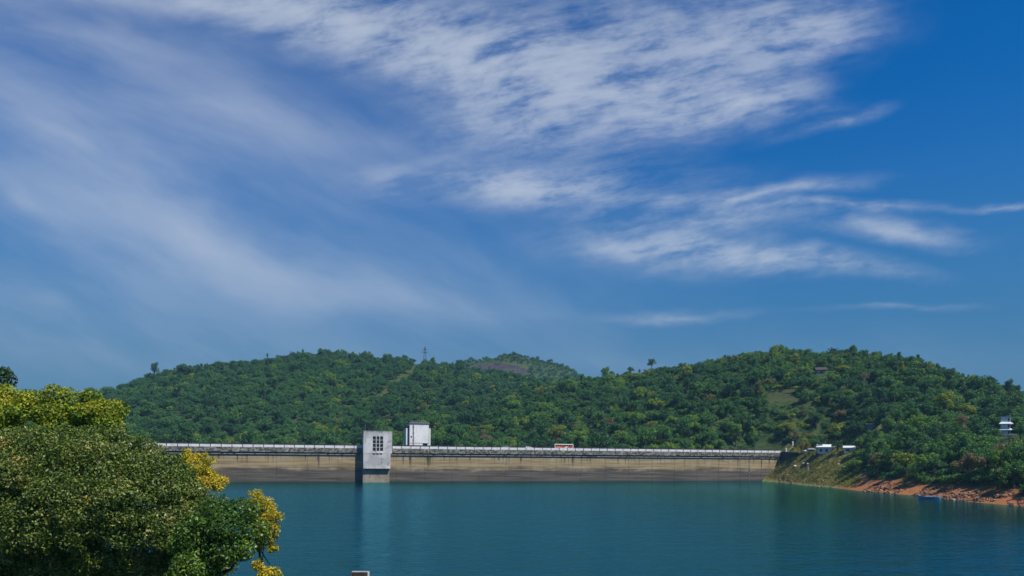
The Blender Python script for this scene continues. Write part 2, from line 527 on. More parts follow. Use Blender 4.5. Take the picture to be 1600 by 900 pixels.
t.l.new(mx.outputs[0], t.n['Material Output'].inputs['Surface'])
M_WATER = m
wp = [(p[0], p[1]) for p in POLY]
cx_, cy_ = 0.0, 200.0
wp = [(x + (x - cx_) * .08, y + (y - cy_) * .04 if y > 250 else y + (y - cy_) * .08) for x, y in wp]
wv_ = [(x, y, 0.0) for x, y in wp]
# along the dam the sheet ends inside the wall
wv_[0] = tuple(damp(292, -2)); wv_[-2] = tuple(damp(-70, -2)); wv_.pop()
nw_ = len(wv_)
me = bpy.data.meshes.new('water'); me.from_pydata(wv_ + [(0.0, 215.0, 0.0)], [], [(i, (i + 1) % nw_, nw_) for i in range(nw_)]); me.materials.append(M_WATER); me.update()
water = prop(link_mesh('water', me), kind='structure')
if me.polygons[0].normal.z < 0: me.flip_normals()

# ------------------------------------------------------------------ materials of built things
def dam_face():
    m, t, b = mat('dam_concrete')
    pos = t.new('ShaderNodeNewGeometry').outputs['Position']
    s = t.new('ShaderNodeVectorMath', operation='DOT_PRODUCT'); t.put(s.inputs[0], t.vmath('SUBTRACT', pos, tuple(D0))); s.inputs[1].default_value = tuple(T)
    s = s.outputs['Value']
    _, _, z = t.sep(pos)
    sv = t.comb(t.math('MULTIPLY', s, 0.035), t.math('MULTIPLY', z, 0.9), 0.0)
    lay = t.noise(sv, 1.0, 6, 0.65)                       # lifts of concrete, long and flat
    blot = t.noise(t.comb(t.math('MULTIPLY', s, 0.12), t.math('MULTIPLY', z, 0.25), 0.0), 1.0, 6, 0.62)
    fine = t.noise(t.comb(s, t.math('MULTIPLY', z, 1.4), 0.0), 0.9, 5, 0.7)
    tan = t.mix(t.maprange(lay, .36, .64), (0.25, 0.19, 0.10), (0.42, 0.33, 0.19))
    tan = t.mix(t.maprange(blot, .52, .70, 0, .6), tan, (0.44, 0.38, 0.27))
    grey = t.mix(t.maprange(lay, .38, .62), (0.075, 0.066, 0.055), (0.150, 0.132, 0.110))
    grey = t.mix(t.maprange(fine, .55, .75, 0, .5), grey, (0.26, 0.235, 0.20))
    zz = t.math('ADD', z, t.math('ADD', t.math('MULTIPLY', t.math('SUBTRACT', blot, .5), 6.0), t.math('MULTIPLY', t.math('SUBTRACT', lay, .5), 3.0)))
    c = t.mix(t.maprange(zz, 5.2, 8.6), grey, tan)
    c = t.mix(t.maprange(zz, 11.2, 13.0, 0, .55), c, (0.40, 0.37, 0.31))
    c = t.mix(t.maprange(z, 0.9, 0.2, 0, .75), c, (0.05, 0.05, 0.04))      # wet tide line
    # runs below the drains: dark, tapering downwards
    acc = None
    for px, wd, ln in ((342, .5, 3.2), (371, .45, 5), (384, .3, 2.2), (477, .35, 4), (498, .6, 8.5), (630, .5, 6), (641, .7, 8), (669, 1.0, 8.5), (672, .6, 7),
                       (694, .35, 4), (735, .3, 3.2), (770, .3, 3), (780, .35, 3.4), (815, .4, 3.6), (850, .25, 2.4), (895, .5, 7.5), (955, .25, 2.4), (1070, .25, 9), (1153, .45, 7.5),
                       (1190, .5, 8), (1202, .7, 5), (1211, .5, 4)):
        s0 = dam_s(px)
        zt = t.maprange(z, 13.3 - ln, 13.3 - ln * .25)
        ds = t.math('ABSOLUTE', t.math('SUBTRACT', t.math('ADD', s, t.math('MULTIPLY', t.math('SUBTRACT', fine, .5), .5)), s0))
        k = t.math('MULTIPLY', t.maprange(ds, wd, wd * .25), zt)
        acc = k if acc is None else t.math('MAXIMUM', acc, k)
    rn = t.noise(t.comb(t.math('MULTIPLY', s, 0.9), t.math('MULTIPLY', z, 0.03), 3.0), 1.0, 3, 0.5)
    acc = t.math('MAXIMUM', acc, t.math('MULTIPLY', t.maprange(rn, .54, .70), t.maprange(z, 6.5, 13.2, 0, .75)))
    c = t.mix(t.math('MULTIPLY', acc, .85), c, (0.035, 0.032, 0.028))
    t.put(b.inputs['Base Color'], c); b.inputs['Roughness'].default_value = 0.9; b.inputs['Specular IOR Level'].default_value = .2
    bp = t.new('ShaderNodeBump'); bp.inputs['Strength'].default_value = .5; bp.inputs['Distance'].default_value = .25
    t.put(bp.inputs['Height'], t.math('ADD', lay, t.math('MULTIPLY', fine, .4))); t.l.new(bp.outputs[0], b.inputs['Normal'])
    return m


def mottled(name, lo, hi, dark, thr=(.5, .62), scale=.7, zstretch=1.0, dark_amt=.9):
    m, t, b = mat(name)
    pos = t.vmath('MULTIPLY', t.new('ShaderNodeNewGeometry').outputs['Position'], (1, 1, zstretch))
    n = t.noise(pos, scale, 6, .68); n2 = t.noise(pos, scale * .35, 5, .6)
    c = t.mix(t.maprange(n2, .35, .65), lo, hi)
    c = t.mix(t.maprange(n, thr[0], thr[1], 0, dark_amt), c, dark)
    t.put(b.inputs['Base Color'], c); b.inputs['Roughness'].default_value = .88; b.inputs['Specular IOR Level'].default_value = .2
    bp = t.new('ShaderNodeBump'); bp.inputs['Strength'].default_value = .4; bp.inputs['Distance'].default_value = .15
    t.put(bp.inputs['Height'], n); t.l.new(bp.outputs[0], b.inputs['Normal'])
    return m


def tower_white(name, top, span, lo, hi, runs=1.0):
    """weathered white concrete: black growth from the top edge, thin runs, blotches"""
    m, t, b = mat(name)
    pos = t.new('ShaderNodeNewGeometry').outputs['Position']
    x, y, z = t.sep(pos)
    n = t.noise(pos, .55, 7, .68); st = t.noise(t.comb(x, y, t.math('MULTIPLY', z, .07)), .95, 5, .62)
    bl = t.noise(pos, .16, 4, .55)
    c = t.mix(t.maprange(bl, .35, .65), lo, hi)
    c = t.mix(t.maprange(n, .56, .72, 0, .6 * runs), c, (0.12, 0.115, 0.105))
    tz = t.math('ADD', z, t.math('MULTIPLY', t.math('SUBTRACT', st, .5), span * 3.2))
    c = t.mix(t.math('MULTIPLY', t.maprange(tz, top - span, top), .8), c, (0.075, 0.07, 0.06))
    c = t.mix(t.maprange(st, .58, .72, 0, .42 * runs), c, (0.14, 0.13, 0.11))
    t.put(b.inputs['Base Color'], c); b.inputs['Roughness'].default_value = .85; b.inputs['Specular IOR Level'].default_value = .2
    return m


M_DAM = dam_face()
M_FASCIA = mottled('weathered_fascia', (0.17, 0.165, 0.14), (0.33, 0.32, 0.28), (0.035, 0.034, 0.028), (.44, .58), .8, 1.6)
M_LEDGE = mottled('ledge_concrete', (0.30, 0.28, 0.24), (0.42, 0.40, 0.35), (0.04, 0.036, 0.03), (.50, .60), .5)
M_DARKC = mottled('stain_and_shade_concrete', (0.035, 0.033, 0.034), (0.060, 0.055, 0.055), (0.02, 0.02, 0.02), (.5, .7), .6)  # stained far parapet; also shade painted into dam recess and wing wall
M_WPANEL = plain('white_painted_parapet', (0.70, 0.71, 0.74), .7, var=.18, scale=.6)
M_POST = plain('dark_rail_post', (0.03, 0.03, 0.04), .6)
M_ASPH = plain('asphalt', (0.05, 0.05, 0.052), .9)
M_INT = tower_white('intake_concrete', 24.9, 1.3, (0.42, 0.42, 0.42), (0.64, 0.64, 0.63), 1.75)
M_INTLOW = mottled('intake_shaft_concrete', (0.25, 0.21, 0.16), (0.36, 0.31, 0.25), (0.12, 0.10, 0.085), (.52, .68), .5)
M_LIFT = tower_white('lift_tower_white', 31.5, .5, (0.72, 0.72, 0.72), (0.84, 0.84, 0.83), .75)
M_LGREY = plain('grey_concrete', (0.22, 0.23, 0.24), .85)
M_PIPE = plain('dark_grey_metal', (0.10, 0.10, 0.11), .5, .3)
M_HOLE = plain('dark_interior', (0.012, 0.011, 0.014), .8)
M_GLASS = plain('dark_window_glass', (0.018, 0.018, 0.022), .15)
M_DOOR = plain('violet_door', (0.045, 0.03, 0.11), .5)
M_MULL = plain('pale_mullion', (0.50, 0.50, 0.50), .8)
M_WHITE = plain('white_wall', (0.74, 0.75, 0.77), .8, var=.14, scale=.8)
M_ROOFW = plain('pale_sheet_roof', (0.76, 0.78, 0.78), .5, var=.1)
M_ROOFD = plain('dark_tile_roof', (0.06, 0.045, 0.045), .8)

# ------------------------------------------------------------------ the dam
dam = empty('dam', damp(0), DAM_RZ, 'long straight concrete dam with tan stained face and white parapet across the lake', 'dam')
# local frame: x along the dam, -y out over the water, z up
s = S_L
shared = {}
while s < S_R - .1:
    e = min(s + 14.0, S_R); L = round(e - s, 2)
    if L not in shared:
        shared[L] = MB().box(0.02, L - 0.02, 0, 9, -12, 13.15).mesh('wall_block', M_DAM)
    o = link_mesh('wall_block', shared[L], dam); o.location = (s, 0, 0)
    md = o.modifiers.new('bevel', 'BEVEL'); md.width = .09; md.segments = 1
    s = e
MB().box(S_L, S_R, 0.12, 8.8, -11.5, 13.0).build('wall_core', M_DARKC, dam)
MB().box(S_L, S_R, -.55, 9, 13.153, 13.72).build('ledge', M_LEDGE, dam, .05)
MB().box(S_L, S_R, .02, 9, 13.723, 14.2).build('recess', M_DARKC, dam)  # shadow line under the fascia, put into the dark colour
s = S_L; shared = {}
while s < S_R - .1:
    e = min(s + 9.2, S_R); L = round(e - s, 2)
    if L not in shared:
        shared[L] = MB().box(.02, L - .02, -1.0, 0.3, 14.2, 16.42).mesh('fascia_beam', M_FASCIA)
    o = link_mesh('fascia_beam', shared[L], dam); o.location = (s, 0, 0)
    md = o.modifiers.new('bevel', 'BEVEL'); md.width = .06; md.segments = 1
    s = e
MB().box(S_L, S_R, .302, 9.3, 14.203, 16.92).build('road_deck', M_ASPH, dam)
MB().box(S_L, S_R, -.75, .2, 16.423, 16.52).build('kerb', M_LEDGE, dam)
pm = MB().box(-2.13, 2.13, -.62, -.44, 16.523, 17.62).mesh('parapet_panel', M_WPANEL)
pq = MB().box(-.13, .13, -.70, -.40, 16.523, 17.72).mesh('parapet_post', M_POST)
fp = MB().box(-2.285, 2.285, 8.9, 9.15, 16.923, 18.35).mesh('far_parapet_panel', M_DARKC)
k = 0
s = S_L + 2.3
while s < S_R:
    o = link_mesh('parapet_panel', pm, dam); o.location = (s, 0, 0)
    o = link_mesh('far_parapet_panel', fp, dam); o.location = (s, 0, 0)
    if s + 2.3 < S_R:
        o = link_mesh('parapet_post', pq, dam); o.location = (s + 2.3, 0, 0)
    s += 4.6
for px, ln in ((498, 1.2), (641, 1.0), (669, 1.0), (735, .8), (780, .8), (815, 1.0), (895, 1.6), (1130, .8)):
    sx = dam_s(px)
    MB().tube([(sx, -.9, 14.15), (sx, -.75, 13.6), (sx, -.72, 13.1 - ln)], .12).build('drain_pipe', M_PIPE, dam)
sx = dam_s(1171)
g = MB().box(sx - .28, sx + .28, -.16, 0, -2, 13.1).build('water_gauge', M_FASCIA, dam)
for z in np.arange(.3, 13, 1.0):
    MB().box(sx - .2, sx + .02, -.175, -.163, z, z + .4).build('gauge_mark', M_LEDGE, g)

# wing wall that closes the right end, seen from its shaded side
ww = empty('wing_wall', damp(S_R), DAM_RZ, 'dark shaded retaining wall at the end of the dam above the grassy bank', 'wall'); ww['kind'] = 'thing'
MB().prism([(-15, 4), (0, 2), (0, 16.9), (-15, 16.4)], 0.05, 1.2).build('wall_body', M_DARKC, ww).rotation_euler = (0, 0, math.pi / 2)  # shade of the face away from the sun is in its colour
cp = MB().prism([(-15.2, 16.45), (0, 16.95), (0, 17.25), (-15.2, 16.75)], -.1, 1.4).build('coping', M_FASCIA, ww); cp.rotation_euler = (0, 0, math.pi / 2)

# ------------------------------------------------------------------ intake tower
sx = dam_s(588)
it = empty('intake_tower', damp(sx), DAM_RZ, 'weathered grey-white intake tower with a grid of dark windows standing out of the dam face', 'tower')
W2 = 6.85; FR = -5.3         # half width, front plane
zs = 24.6
# upper block with a real window opening
wx0, wx1, wz0, wz1 = -2.35, 2.55, 15.2, 22.2
mb = MB()
mb.box(-W2, wx0, FR, 1.5, 14.0, zs, (-W2 + .12, wx0, FR + .1, 1.5)).box(wx1, W2, FR, 1.5, 14.0, zs, (wx1, W2 + .1, FR + .1, 1.5))
mb.box(wx0 + .001, wx1 - .001, FR + .014, 1.49, 14.0, wz0).box(wx0 + .001, wx1 - .001, FR + .09, 1.49, wz1, zs - .01)
mb.build('wall', M_INT, it)
MB().box(wx0 - .1, wx1 + .1, FR + .75, FR + 1.0, wz0 - .1, wz1 + .1).build('recess_back', M_HOLE, it)
nx, nz = 3, 4
cw = (wx1 - wx0) / nx; chh = (wz1 - wz0) / nz
pane = MB().box(.0, cw - .36, FR + .5, FR + .53, 0, chh - .4).mesh('window_pane', M_GLASS)
for i in range(nx):
    for j in range(nz):
        o = link_mesh('window_pane', pane, it); o.location = (wx0 + i * cw + .18, 0, wz0 + j * chh + .2)
for i in range(1, nx):
    MB().box(wx0 + i * cw - .2, wx0 + i * cw + .2, FR + .03, FR + .6, wz0, wz1).build('mullion', M_MULL, it)
for j in range(1, nz):
    MB().box(wx0, wx1, FR + .22, FR + .62, wz0 + j * chh - .13, wz0 + j * chh + .13).build('transom', M_MULL, it)
for i in range(nx):
    x = wx0 + i * cw + .15
    h = MB().box(x, x + 1.2, FR - .35, FR + .02, 14.1, 14.55).build('vent_hood', M_WPANEL, it)
    MB().box(x + .15, x + 1.05, FR - .03, FR + .05, 13.5, 14.05).build('vent_opening', M_HOLE, it)
MB().box(-W2 + .15, W2 - .75, FR + .05, 1.45, 6.7, 13.99, (-W2 + .05, W2 - .6, FR + .05, 1.45)).build('lower_wall', M_INT, it)
MB().box(-W2 - .25, -W2 + .10, FR + 1.6, 1.4, 6.9, 16.2).build('side_shade_strip', M_LGREY, it)  # grey strip painting the shade of the tower's left side face
MB().box(-W2 + .1, W2 - .9, FR + 1.75, 1.4, -10, 6.69).build('shaft', M_INTLOW, it)
MB().box(-W2 + .14, W2 + .08, FR + .12, 1.48, zs + .003, zs + .25).build('roof_slab', M_LGREY, it)
MB().tube([(-W2 + 1.1, -3, zs + .2), (-W2 + 1.1, -3, zs + 3.6)], [.07, .05]).build('mast', M_LGREY, it)

# ------------------------------------------------------------------ white lift tower behind the road
p = at(655, 700, 379); lt = empty('lift_tower', (p.x, p.y, 0), DAM_RZ, 'tall white rendered lift tower with a violet door behind the dam road', 'tower')
mb = MB(); hw = 4.95; ztop = 29.6
dx0, dx1 = 1.8, 4.3
mb.box(-hw, dx0, 0, 9, 4, ztop).box(dx1, hw, .003, 8.997, 4, ztop - .003).box(dx0, dx1, .006, 8.99, 19.4, ztop - .006)
mb.build('wall', M_LIFT, lt)
MB().box(dx0, dx1, .5, .6, 14, 19.4).build('door', M_DOOR, lt)
MB().box(-hw - .35, hw + .35, -.45, 9.4, ztop + .002, ztop + .4).build('roof_slab', M_LGREY, lt)
MB().box(-hw + .6, 1.0, 2, 8, ztop + .4, ztop + 1.5).build('roof_tank', M_PIPE, lt)
MB().box(-hw - .02, hw + .02, -.06, .05, 19.42, 19.6).build('string_course', M_LGREY, lt)
MB().box(-3.35, -2.75, -.16, -.02, 14.5, ztop).build('conduit', M_LGREY, lt)
for z in (17.5, 21, 24.5, 27.5):
    MB().box(-3.45, -2.65, -.2, -.03, z, z + .2).build('conduit_clamp', M_PIPE, lt)
MB().box(-4.4, -3.75, -.08, .03, 22.3, 23.1).build('wall_vent', M_HOLE, lt)
for x in (-hw - 1.75, hw + .35):
    MB().box(x, x + .65, .6, 8, 4, 27.1).build('side_fin', M_LIFT, lt)
MB().box(-hw - 1.05, -hw - .02, 2.2, 8.4, 4, 28.6).build('side_shade_fill', M_PIPE, lt)  # dark slab painting the shaded left side face, not a separate shaft
MB().box(hw + .02, hw + .30, 2.2, 8.4, 4, 26.9).build('side_shade_fill', M_PIPE, lt)  # matching dark slab painted as shade in the gap before the fin
MB().tube([(2.6, 3, ztop + .3), (2.6, 3, ztop + 3.6)], [.08, .05]).build('mast', M_LGREY, lt)
MB().tube([(2.2, 3, ztop + .3), (2.2, 3, ztop + 2.6)], [.06, .04]).build('mast', M_LGREY, lt)

# ------------------------------------------------------------------ vehicles on the dam road
M_CARW = plain('white_car_paint', (0.78, 0.79, 0.80), .25, var=.04)
M_CARS = plain('silver_car_paint', (0.62, 0.66, 0.70), .25, .3, var=.04)
M_RED = plain('red_paint', (0.55, 0.02, 0.03), .35, var=.08)
M_TYRE = plain('tyre_rubber', (0.02, 0.02, 0.02), .9)
M_RIM = plain('wheel_rim', (0.45, 0.45, 0.46), .4, .6)
M_LAMP = plain('lamp_glass', (0.7, 0.68, 0.6), .15)
M_TAIL = plain('tail_lamp', (0.4, 0.01, 0.01), .2)
M_CREAM = plain('cream_paint', (0.62, 0.58, 0.46), .4, var=.08)
M_ORANGE = plain('orange_paint', (0.70, 0.22, 0.08), .4, var=.08)


def wheel(parent, x, y, r, wd):
    w_ = MB().disc((x, y, r), (0, 1, 0), r, wd, 16).build('wheel', M_TYRE, parent)
    MB().disc((x, y - math.copysign(wd / 2, 1) * (1 if y < 0 else -1), r), (0, 1, 0), r * .6, .03, 12).build('rim', M_RIM, w_)


def car(name, px, n, paint, label, face, prof, L):
    sxx = dam_s(px)
    o = empty(name, damp(sxx, n, 16.924), DAM_RZ + (0 if face > 0 else math.pi), label, 'car', 'cars on the dam road')
    hw_ = .84
    low = [(-L / 2, .3), (L / 2, .28), (L / 2 + .02, .62), (L / 2 - .12, .80), (prof[3] + .05, .93), (prof[0] - .05, .95), (-L / 2 + .02, .9)]
    body = MB().prism(low, -hw_, hw_).build('body', paint, o, .05)
    a, b_, c_, d_ = prof
    MB().prism([(a, .952), (d_, .932), (c_, 1.46), (b_, 1.48)], -hw_ + .1, hw_ - .1).build('cabin', paint, o, .06)
    zs0, zs1 = 1.0, 1.38
    for sgn in (-1, 1):
        y = sgn * (hw_ - .095)
        mid = (b_ + c_) / 2
        for q in ([(a + .16, zs0), (mid - .04, zs0), (mid - .04, zs1), (b_ + .06, zs1)], [(mid + .04, zs0), (d_ - .22, zs0), (c_ - .03, zs1), (mid + .04, zs1)]):
            MB().prism(q, y - .012, y + .012).build('side_window', M_GLASS, o)
        for xx in (-L * .31, L * .32): wheel(o, xx, sgn * (hw_ - .08), .31, .2)
        MB().box(L / 2 - .12, L / 2 + .03, sgn * .62 - .16, sgn * .62 + .16, .58, .74).build('headlight', M_LAMP, o)
        MB().box(-L / 2 - .02, -L / 2 + .08, sgn * .64 - .14, sgn * .64 + .14, .62, .82).build('tail_light', M_TAIL, o)
    dirx = (c_ - d_, 1.46 - .93)
    MB().prism([(d_ - .05, .98), (d_ + .01, .98), (c_ + .05, 1.42), (c_ - .02, 1.42)], -hw_ + .22, hw_ - .22).build('windscreen', M_GLASS, o)
    MB().prism([(a - .02, 1.0), (a + .04, 1.0), (b_ + .02, 1.42), (b_ - .05, 1.42)], -hw_ + .22, hw_ - .22).build('rear_window', M_GLASS, o)
    return o


car('hatchback_car', 828, -2.2, M_CARW, 'white hatchback car on the dam road nearest the bus', 1, (-1.8, -1.25, .45, 1.15), 4.0)
car('saloon_car', 791, -2.2, M_CARS, 'low silver-white car on the dam road between lift tower and hatchback', -1, (-1.55, -.85, .55, 1.25), 4.5)

bus = empty('bus', damp(dam_s(884.5), -4.2, 16.924), DAM_RZ, 'red and white bus with an open row of dark windows on the dam road', 'bus')
BL, BH = 10.6, 2.98; hb = 1.22
MB().box(-BL / 2, BL / 2, -hb, hb, .45, 1.02).build('skirt', M_CREAM, bus, .06)
MB().box(-BL / 2 + .01, BL / 2 - .01, -hb + .01, hb - .01, 1.022, 1.72).build('side_panel', M_RED, bus, .03)
MB().box(-BL / 2 + .15, BL / 2 - .15, -hb + .12, hb - .12, 1.722, 2.62).build('saloon', M_HOLE, bus)
MB().box(-BL / 2, BL / 2, -hb, hb, 2.622, BH, (-BL / 2 + .12, BL / 2 - .12, -hb + .15, hb - .15)).build('roof', M_CREAM, bus, .08)
for sgn in (-1, 1):
    y = sgn * (hb - .06)
    for i in range(9):
        x = -BL / 2 + .05 + i * (BL - .2) / 8
        MB().box(x - .05, x + .1, y - .05, y + .05, 1.722, 2.622).build('window_pillar', M_CREAM, bus)
        if i < 8:
            MB().box(x + .11, x + (BL - .2) / 8 - .06, y - .012, y + .012, 1.75, 2.2).build('window_pane', M_GLASS, bus)
    MB().prism([(-4.6, 1.1), (-2.2, 1.1), (-1.2, 1.62), (-4.0, 1.62)], sgn * (hb + .004) - .008, sgn * (hb + .004) + .008).build('side_flash', M_ORANGE, bus)
    MB().prism([(0.2, 1.1), (1.6, 1.1), (2.4, 1.62), (.9, 1.62)], sgn * (hb + .004) - .008, sgn * (hb + .004) + .008).build('side_flash', M_CARW, bus)
    for xx in (-BL * .27, BL * .33): wheel(bus, xx, sgn * (hb - .1), .48, .3)
    MB().box(BL / 2 - .02, BL / 2 + .06, sgn * .85 - .18, sgn * .85 + .18, .8, 1.0).build('headlight', M_LAMP, bus)
MB().box(BL / 2 - .1, BL / 2 - .04, -hb + .15, hb - .15, 1.7, 2.6).build('windscreen', M_GLASS, bus)
MB().box(BL / 2 - .35, BL / 2 + .02, -hb - .012, -hb + .05, 1.05, 2.62).build('front_pillar', M_CARW, bus)
MB().box(-BL / 2 - .02, -BL / 2 + .3, -hb - .012, -hb + .05, 1.05, 2.62).build('rear_pillar', M_CARW, bus)

for i, (px, hh, lb) in enumerate(((958, 5.0, 'thin dark lamp post on the dam road just beyond the bus'), (1023, 4.6, 'thin dark lamp post on the dam road midway between bus and wing wall'),
                                  (1062, 4.6, 'thin dark lamp post on the dam road behind the bright green bushes'), (1175, 4.8, 'thin dark lamp post near the end of the dam above the water gauge'))):
    o = empty('lamp_post', damp(dam_s(px), -8.3, 16.924), DAM_RZ, lb, 'lamp post', 'lamp posts on the dam road')
    MB().tube([(0, 0, 0), (0, 0, hh)], [.08, .05]).build('pole', M_PIPE, o)
    a = MB().tube([(0, 0, hh - .05), (0, -.5, hh + .15), (0, -1.1, hh + .2)], [.05, .04, .04]).build('arm', M_PIPE, o)
    MB().box(-.12, .12, -1.5, -1.0, hh + .14, hh + .26).build('lamp_head', M_LGREY, o)

# gate pillars at the end of the road
for i, (px, lb) in enumerate(((1228, 'white gate pillar at the dam end, the one nearer the parapet'), (1238.5, 'white gate pillar at the dam end, the one nearer the brown tree'))):
    p = at(px, 705, 433 + i)
    o = empty('gate_pillar', (p.x, p.y, hz(p.x, p.y) - .2), DAM_RZ, lb, 'pillar', 'gate pillars at the dam end'); o['kind'] = 'thing'
    MB().box(-.3, .3, -.3, .3, 0, 2.7).build('shaft', M_WHITE, o, .03); MB().box(-.4, .4, -.4, .4, 2.7, 2.9, (-.2, .2, -.2, .2)).build('cap', M_WHITE, o)

# ------------------------------------------------------------------ buildings at the end of the dam
def window(parent, x, z, wd, h, y, mat_=None):
    f_ = MB().box(x - wd / 2 - .08, x + wd / 2 + .08, y - .05, y + .03, z - .08, z + h + .08).build('window', M_LGREY, parent)
    MB().box(x - wd / 2, x + wd / 2, y - .075, y - .052, z, z + h).build('pane', M_GLASS, f_)
    MB().box(x - wd / 2 - .15, x + wd / 2 + .15, y - .18, y - .02, z - .2, z - .082).build('sill', M_WHITE, f_)


p = ground_hit(1291, 709.5, 300); g0 = p.z - .5
b1 = empty('white_cottage', (p.x, p.y, g0), math.radians(-28), 'white cottage with a bright pitched roof behind a dark tree trunk at the dam end', 'building')
MB().box(-4.2, 4.2, 0, 5, 0, 3.7).build('wall', M_WHITE, b1)
r = MB().prism([(-.9, 3.55), (2.6, 4.9), (6.1, 3.55), (6.1, 3.72), (2.6, 5.1), (-.9, 3.72)], -4.9, 4.9).build('roof', M_ROOFW, b1); r.rotation_euler = (0, 0, math.pi / 2); r.location = (0, 0, 0)
MB().prism([(0, 3.7), (5, 3.7), (2.6, 4.85)], -4.18, 4.18).build('gable', M_WHITE, b1).rotation_euler = (0, 0, math.pi / 2)
for x in (-2.6, .2): window(b1, x, 1.3, 1.1, 1.2, 0)
MB().box(2.2, 3.2, -.05, .03, 0.2, 2.4).build('door', M_PIPE, b1)
p = ground_hit(1268, 708.5, 300)
b2 = empty('kiosk', (p.x, p.y, hz(p.x, p.y) - .2), math.radians(-20), 'small kiosk with a rounded white roof between the brown tree and the cottage', 'kiosk')
MB().box(-1.7, 1.7, 0, 2.6, 0, 2.3).build('wall', M_LEDGE, b2)
MB().prism([(-2.0, 2.3), (2.0, 2.3), (1.9, 2.75), (1.0, 3.1), (-1.0, 3.1), (-1.9, 2.75)], -.4, 3.0).build('roof', M_ROOFW, b2)
MB().box(-1.3, 1.3, -.04, .02, 1.1, 2.0).build('counter_opening', M_HOLE, b2); MB().box(-1.5, 1.5, -.3, 0, .95, 1.08).build('counter', M_WHITE, b2)
p = ground_hit(1257, 707.5, 300)
cr = car('parked_car', 600, 0, M_CARW, 'white car parked beside the brown tree at the dam end', 1, (-1.8, -1.25, .45, 1.15), 4.0)
cr.location = (p.x, p.y, p.z + .02); cr.rotation_euler = (0, 0, math.radians(-100)); cr['group'] = 'cars at the dam end'
p = ground_hit(1327, 707.5, 300)
b3 = empty('lean_to_shed', (p.x, p.y, hz(p.x, p.y) - .6), math.radians(-25), 'white shed with a sloping pale roof half hidden by trees, right of the cottage', 'shed')
MB().box(-2.5, 2.5, 0, 4, 0, 2.9).build('wall', M_WHITE, b3)
MB().prism([(-.5, 2.9), (4.5, 3.9), (4.5, 4.05), (-.5, 3.05)], -3, 3).build('roof', M_ROOFW, b3).rotation_euler = (0, 0, math.pi / 2)
MB().prism([(0, 2.9), (4, 2.9), (4, 3.75)], -2.45, 2.45).build('gable', M_WHITE, b3).rotation_euler = (0, 0, math.pi / 2)
window(b3, -.8, 1.2, 1.6, 1.0, 0)

p = ground_hit(1571, 682, 260)
hb_ = empty('white_house', (p.x, p.y, p.z - .6), math.radians(-32), 'three-storey white house with two skirt roofs among the trees on the hillside', 'house')
hb_.scale = (p.y / 345 * .72, p.y / 345 * .72, p.y / 345 * .9); HOUSE_Y = p.y
for i, z0 in enumerate((0, 4.4, 7.6)):
    MB().box(-2.6, 2.7, .0, 6, z0, z0 + (3.2 if i else 4.4) - .004).build('storey_wall', M_WHITE, hb_)
    window(hb_, 1.75, z0 + (2.1 if i == 0 else .9), .85, 1.5, 0)
for z0 in (4.1, 7.3):
    MB().box(-3.6, 4.3, -1.5, 6.2, z0 - .25, z0 - .1).build('skirt_roof_soffit', M_WHITE, hb_)
    MB().box(-3.6, 4.3, -1.5, 6.2, z0 - .098, z0 + .75, (-2.6, 2.75, -.02, 6.1)).build('skirt_roof', M_ROOFW, hb_)
MB().box(-2.9, 3.0, -.25, 6.2, 10.8, 11.05).build('roof_slab', M_LGREY, hb_)
MB().box(-2.4, 5.6, -2.4, -2.2, -1.5, 1.2).build('terrace_wall', M_LEDGE, hb_)
for x in np.arange(-2.2, 5.6, .8): MB().box(x, x + .3, -2.42, -2.18, 1.2, 1.9).build('baluster', M_WHITE, hb_)

p = ground_hit(1283, 584)
hut = empty('hill_hut', (p.x, p.y, p.z + .6), math.radians(-15), 'dark-roofed hut high on the wooded hill', 'hut')
MB().box(-4, 4, 0, 4, -4, 2.6).build('wall', M_LEDGE, hut)
MB().prism([(-1, 2.5), (2, 5.0), (5, 2.5), (5, 2.8), (2, 5.4), (-1, 2.8)], -5, 5).build('roof', M_ROOFD, hut).rotation_euler = (0, 0, math.pi / 2)
MB().prism([(0, 2.6), (4, 2.6), (2, 4.9)], -3.95, 3.95).build('gable', M_ROOFD, hut).rotation_euler = (0, 0, math.pi / 2)
MB().box(-.6, .6, -.05, .02, 0, 2.1).build('door', M_HOLE, hut)
hut.scale = (.75, .75, .75)
p = ground_hit(1367, 667)
fr = empty('flat_roofed_hut', (p.x, p.y, p.z - .9), math.radians(-25), 'low hut with a pale flat roof among the trees above the shore', 'hut')
MB().box(-4, 4, 0, 5, -4, 2.2).build('wall', M_LGREY, fr); MB().box(-4.6, 4.6, -.6, 5.6, 2.2, 2.5).build('roof', M_ROOFW, fr); window(fr, 1.2, .6, 1.4, 1.0, 0)

# pale parapet of the ramp that climbs behind the dam end
pa, pb = at(1187, 689, 452), at(1226, 703.5, 438)
rp = empty('ramp_parapet', pa, 0, 'pale sloping ramp parapet climbing the grass behind the dam end', 'parapet')
d = pb - pa
MB().prism([(0, -.5), (d.x, d.z - .5), (d.x, d.z), (0, 0)], 0, .4).build('wall', M_LEDGE, rp).rotation_euler = (0, 0, math.atan2(d.y, d.x))
MB().prism([(-.1, .003), (d.x + .1, d.z + .003), (d.x + .1, d.z + .15), (-.1, .15)], -.1, .5).build('coping', M_LEDGE, rp).rotation_euler = (0, 0, math.atan2(d.y, d.x))

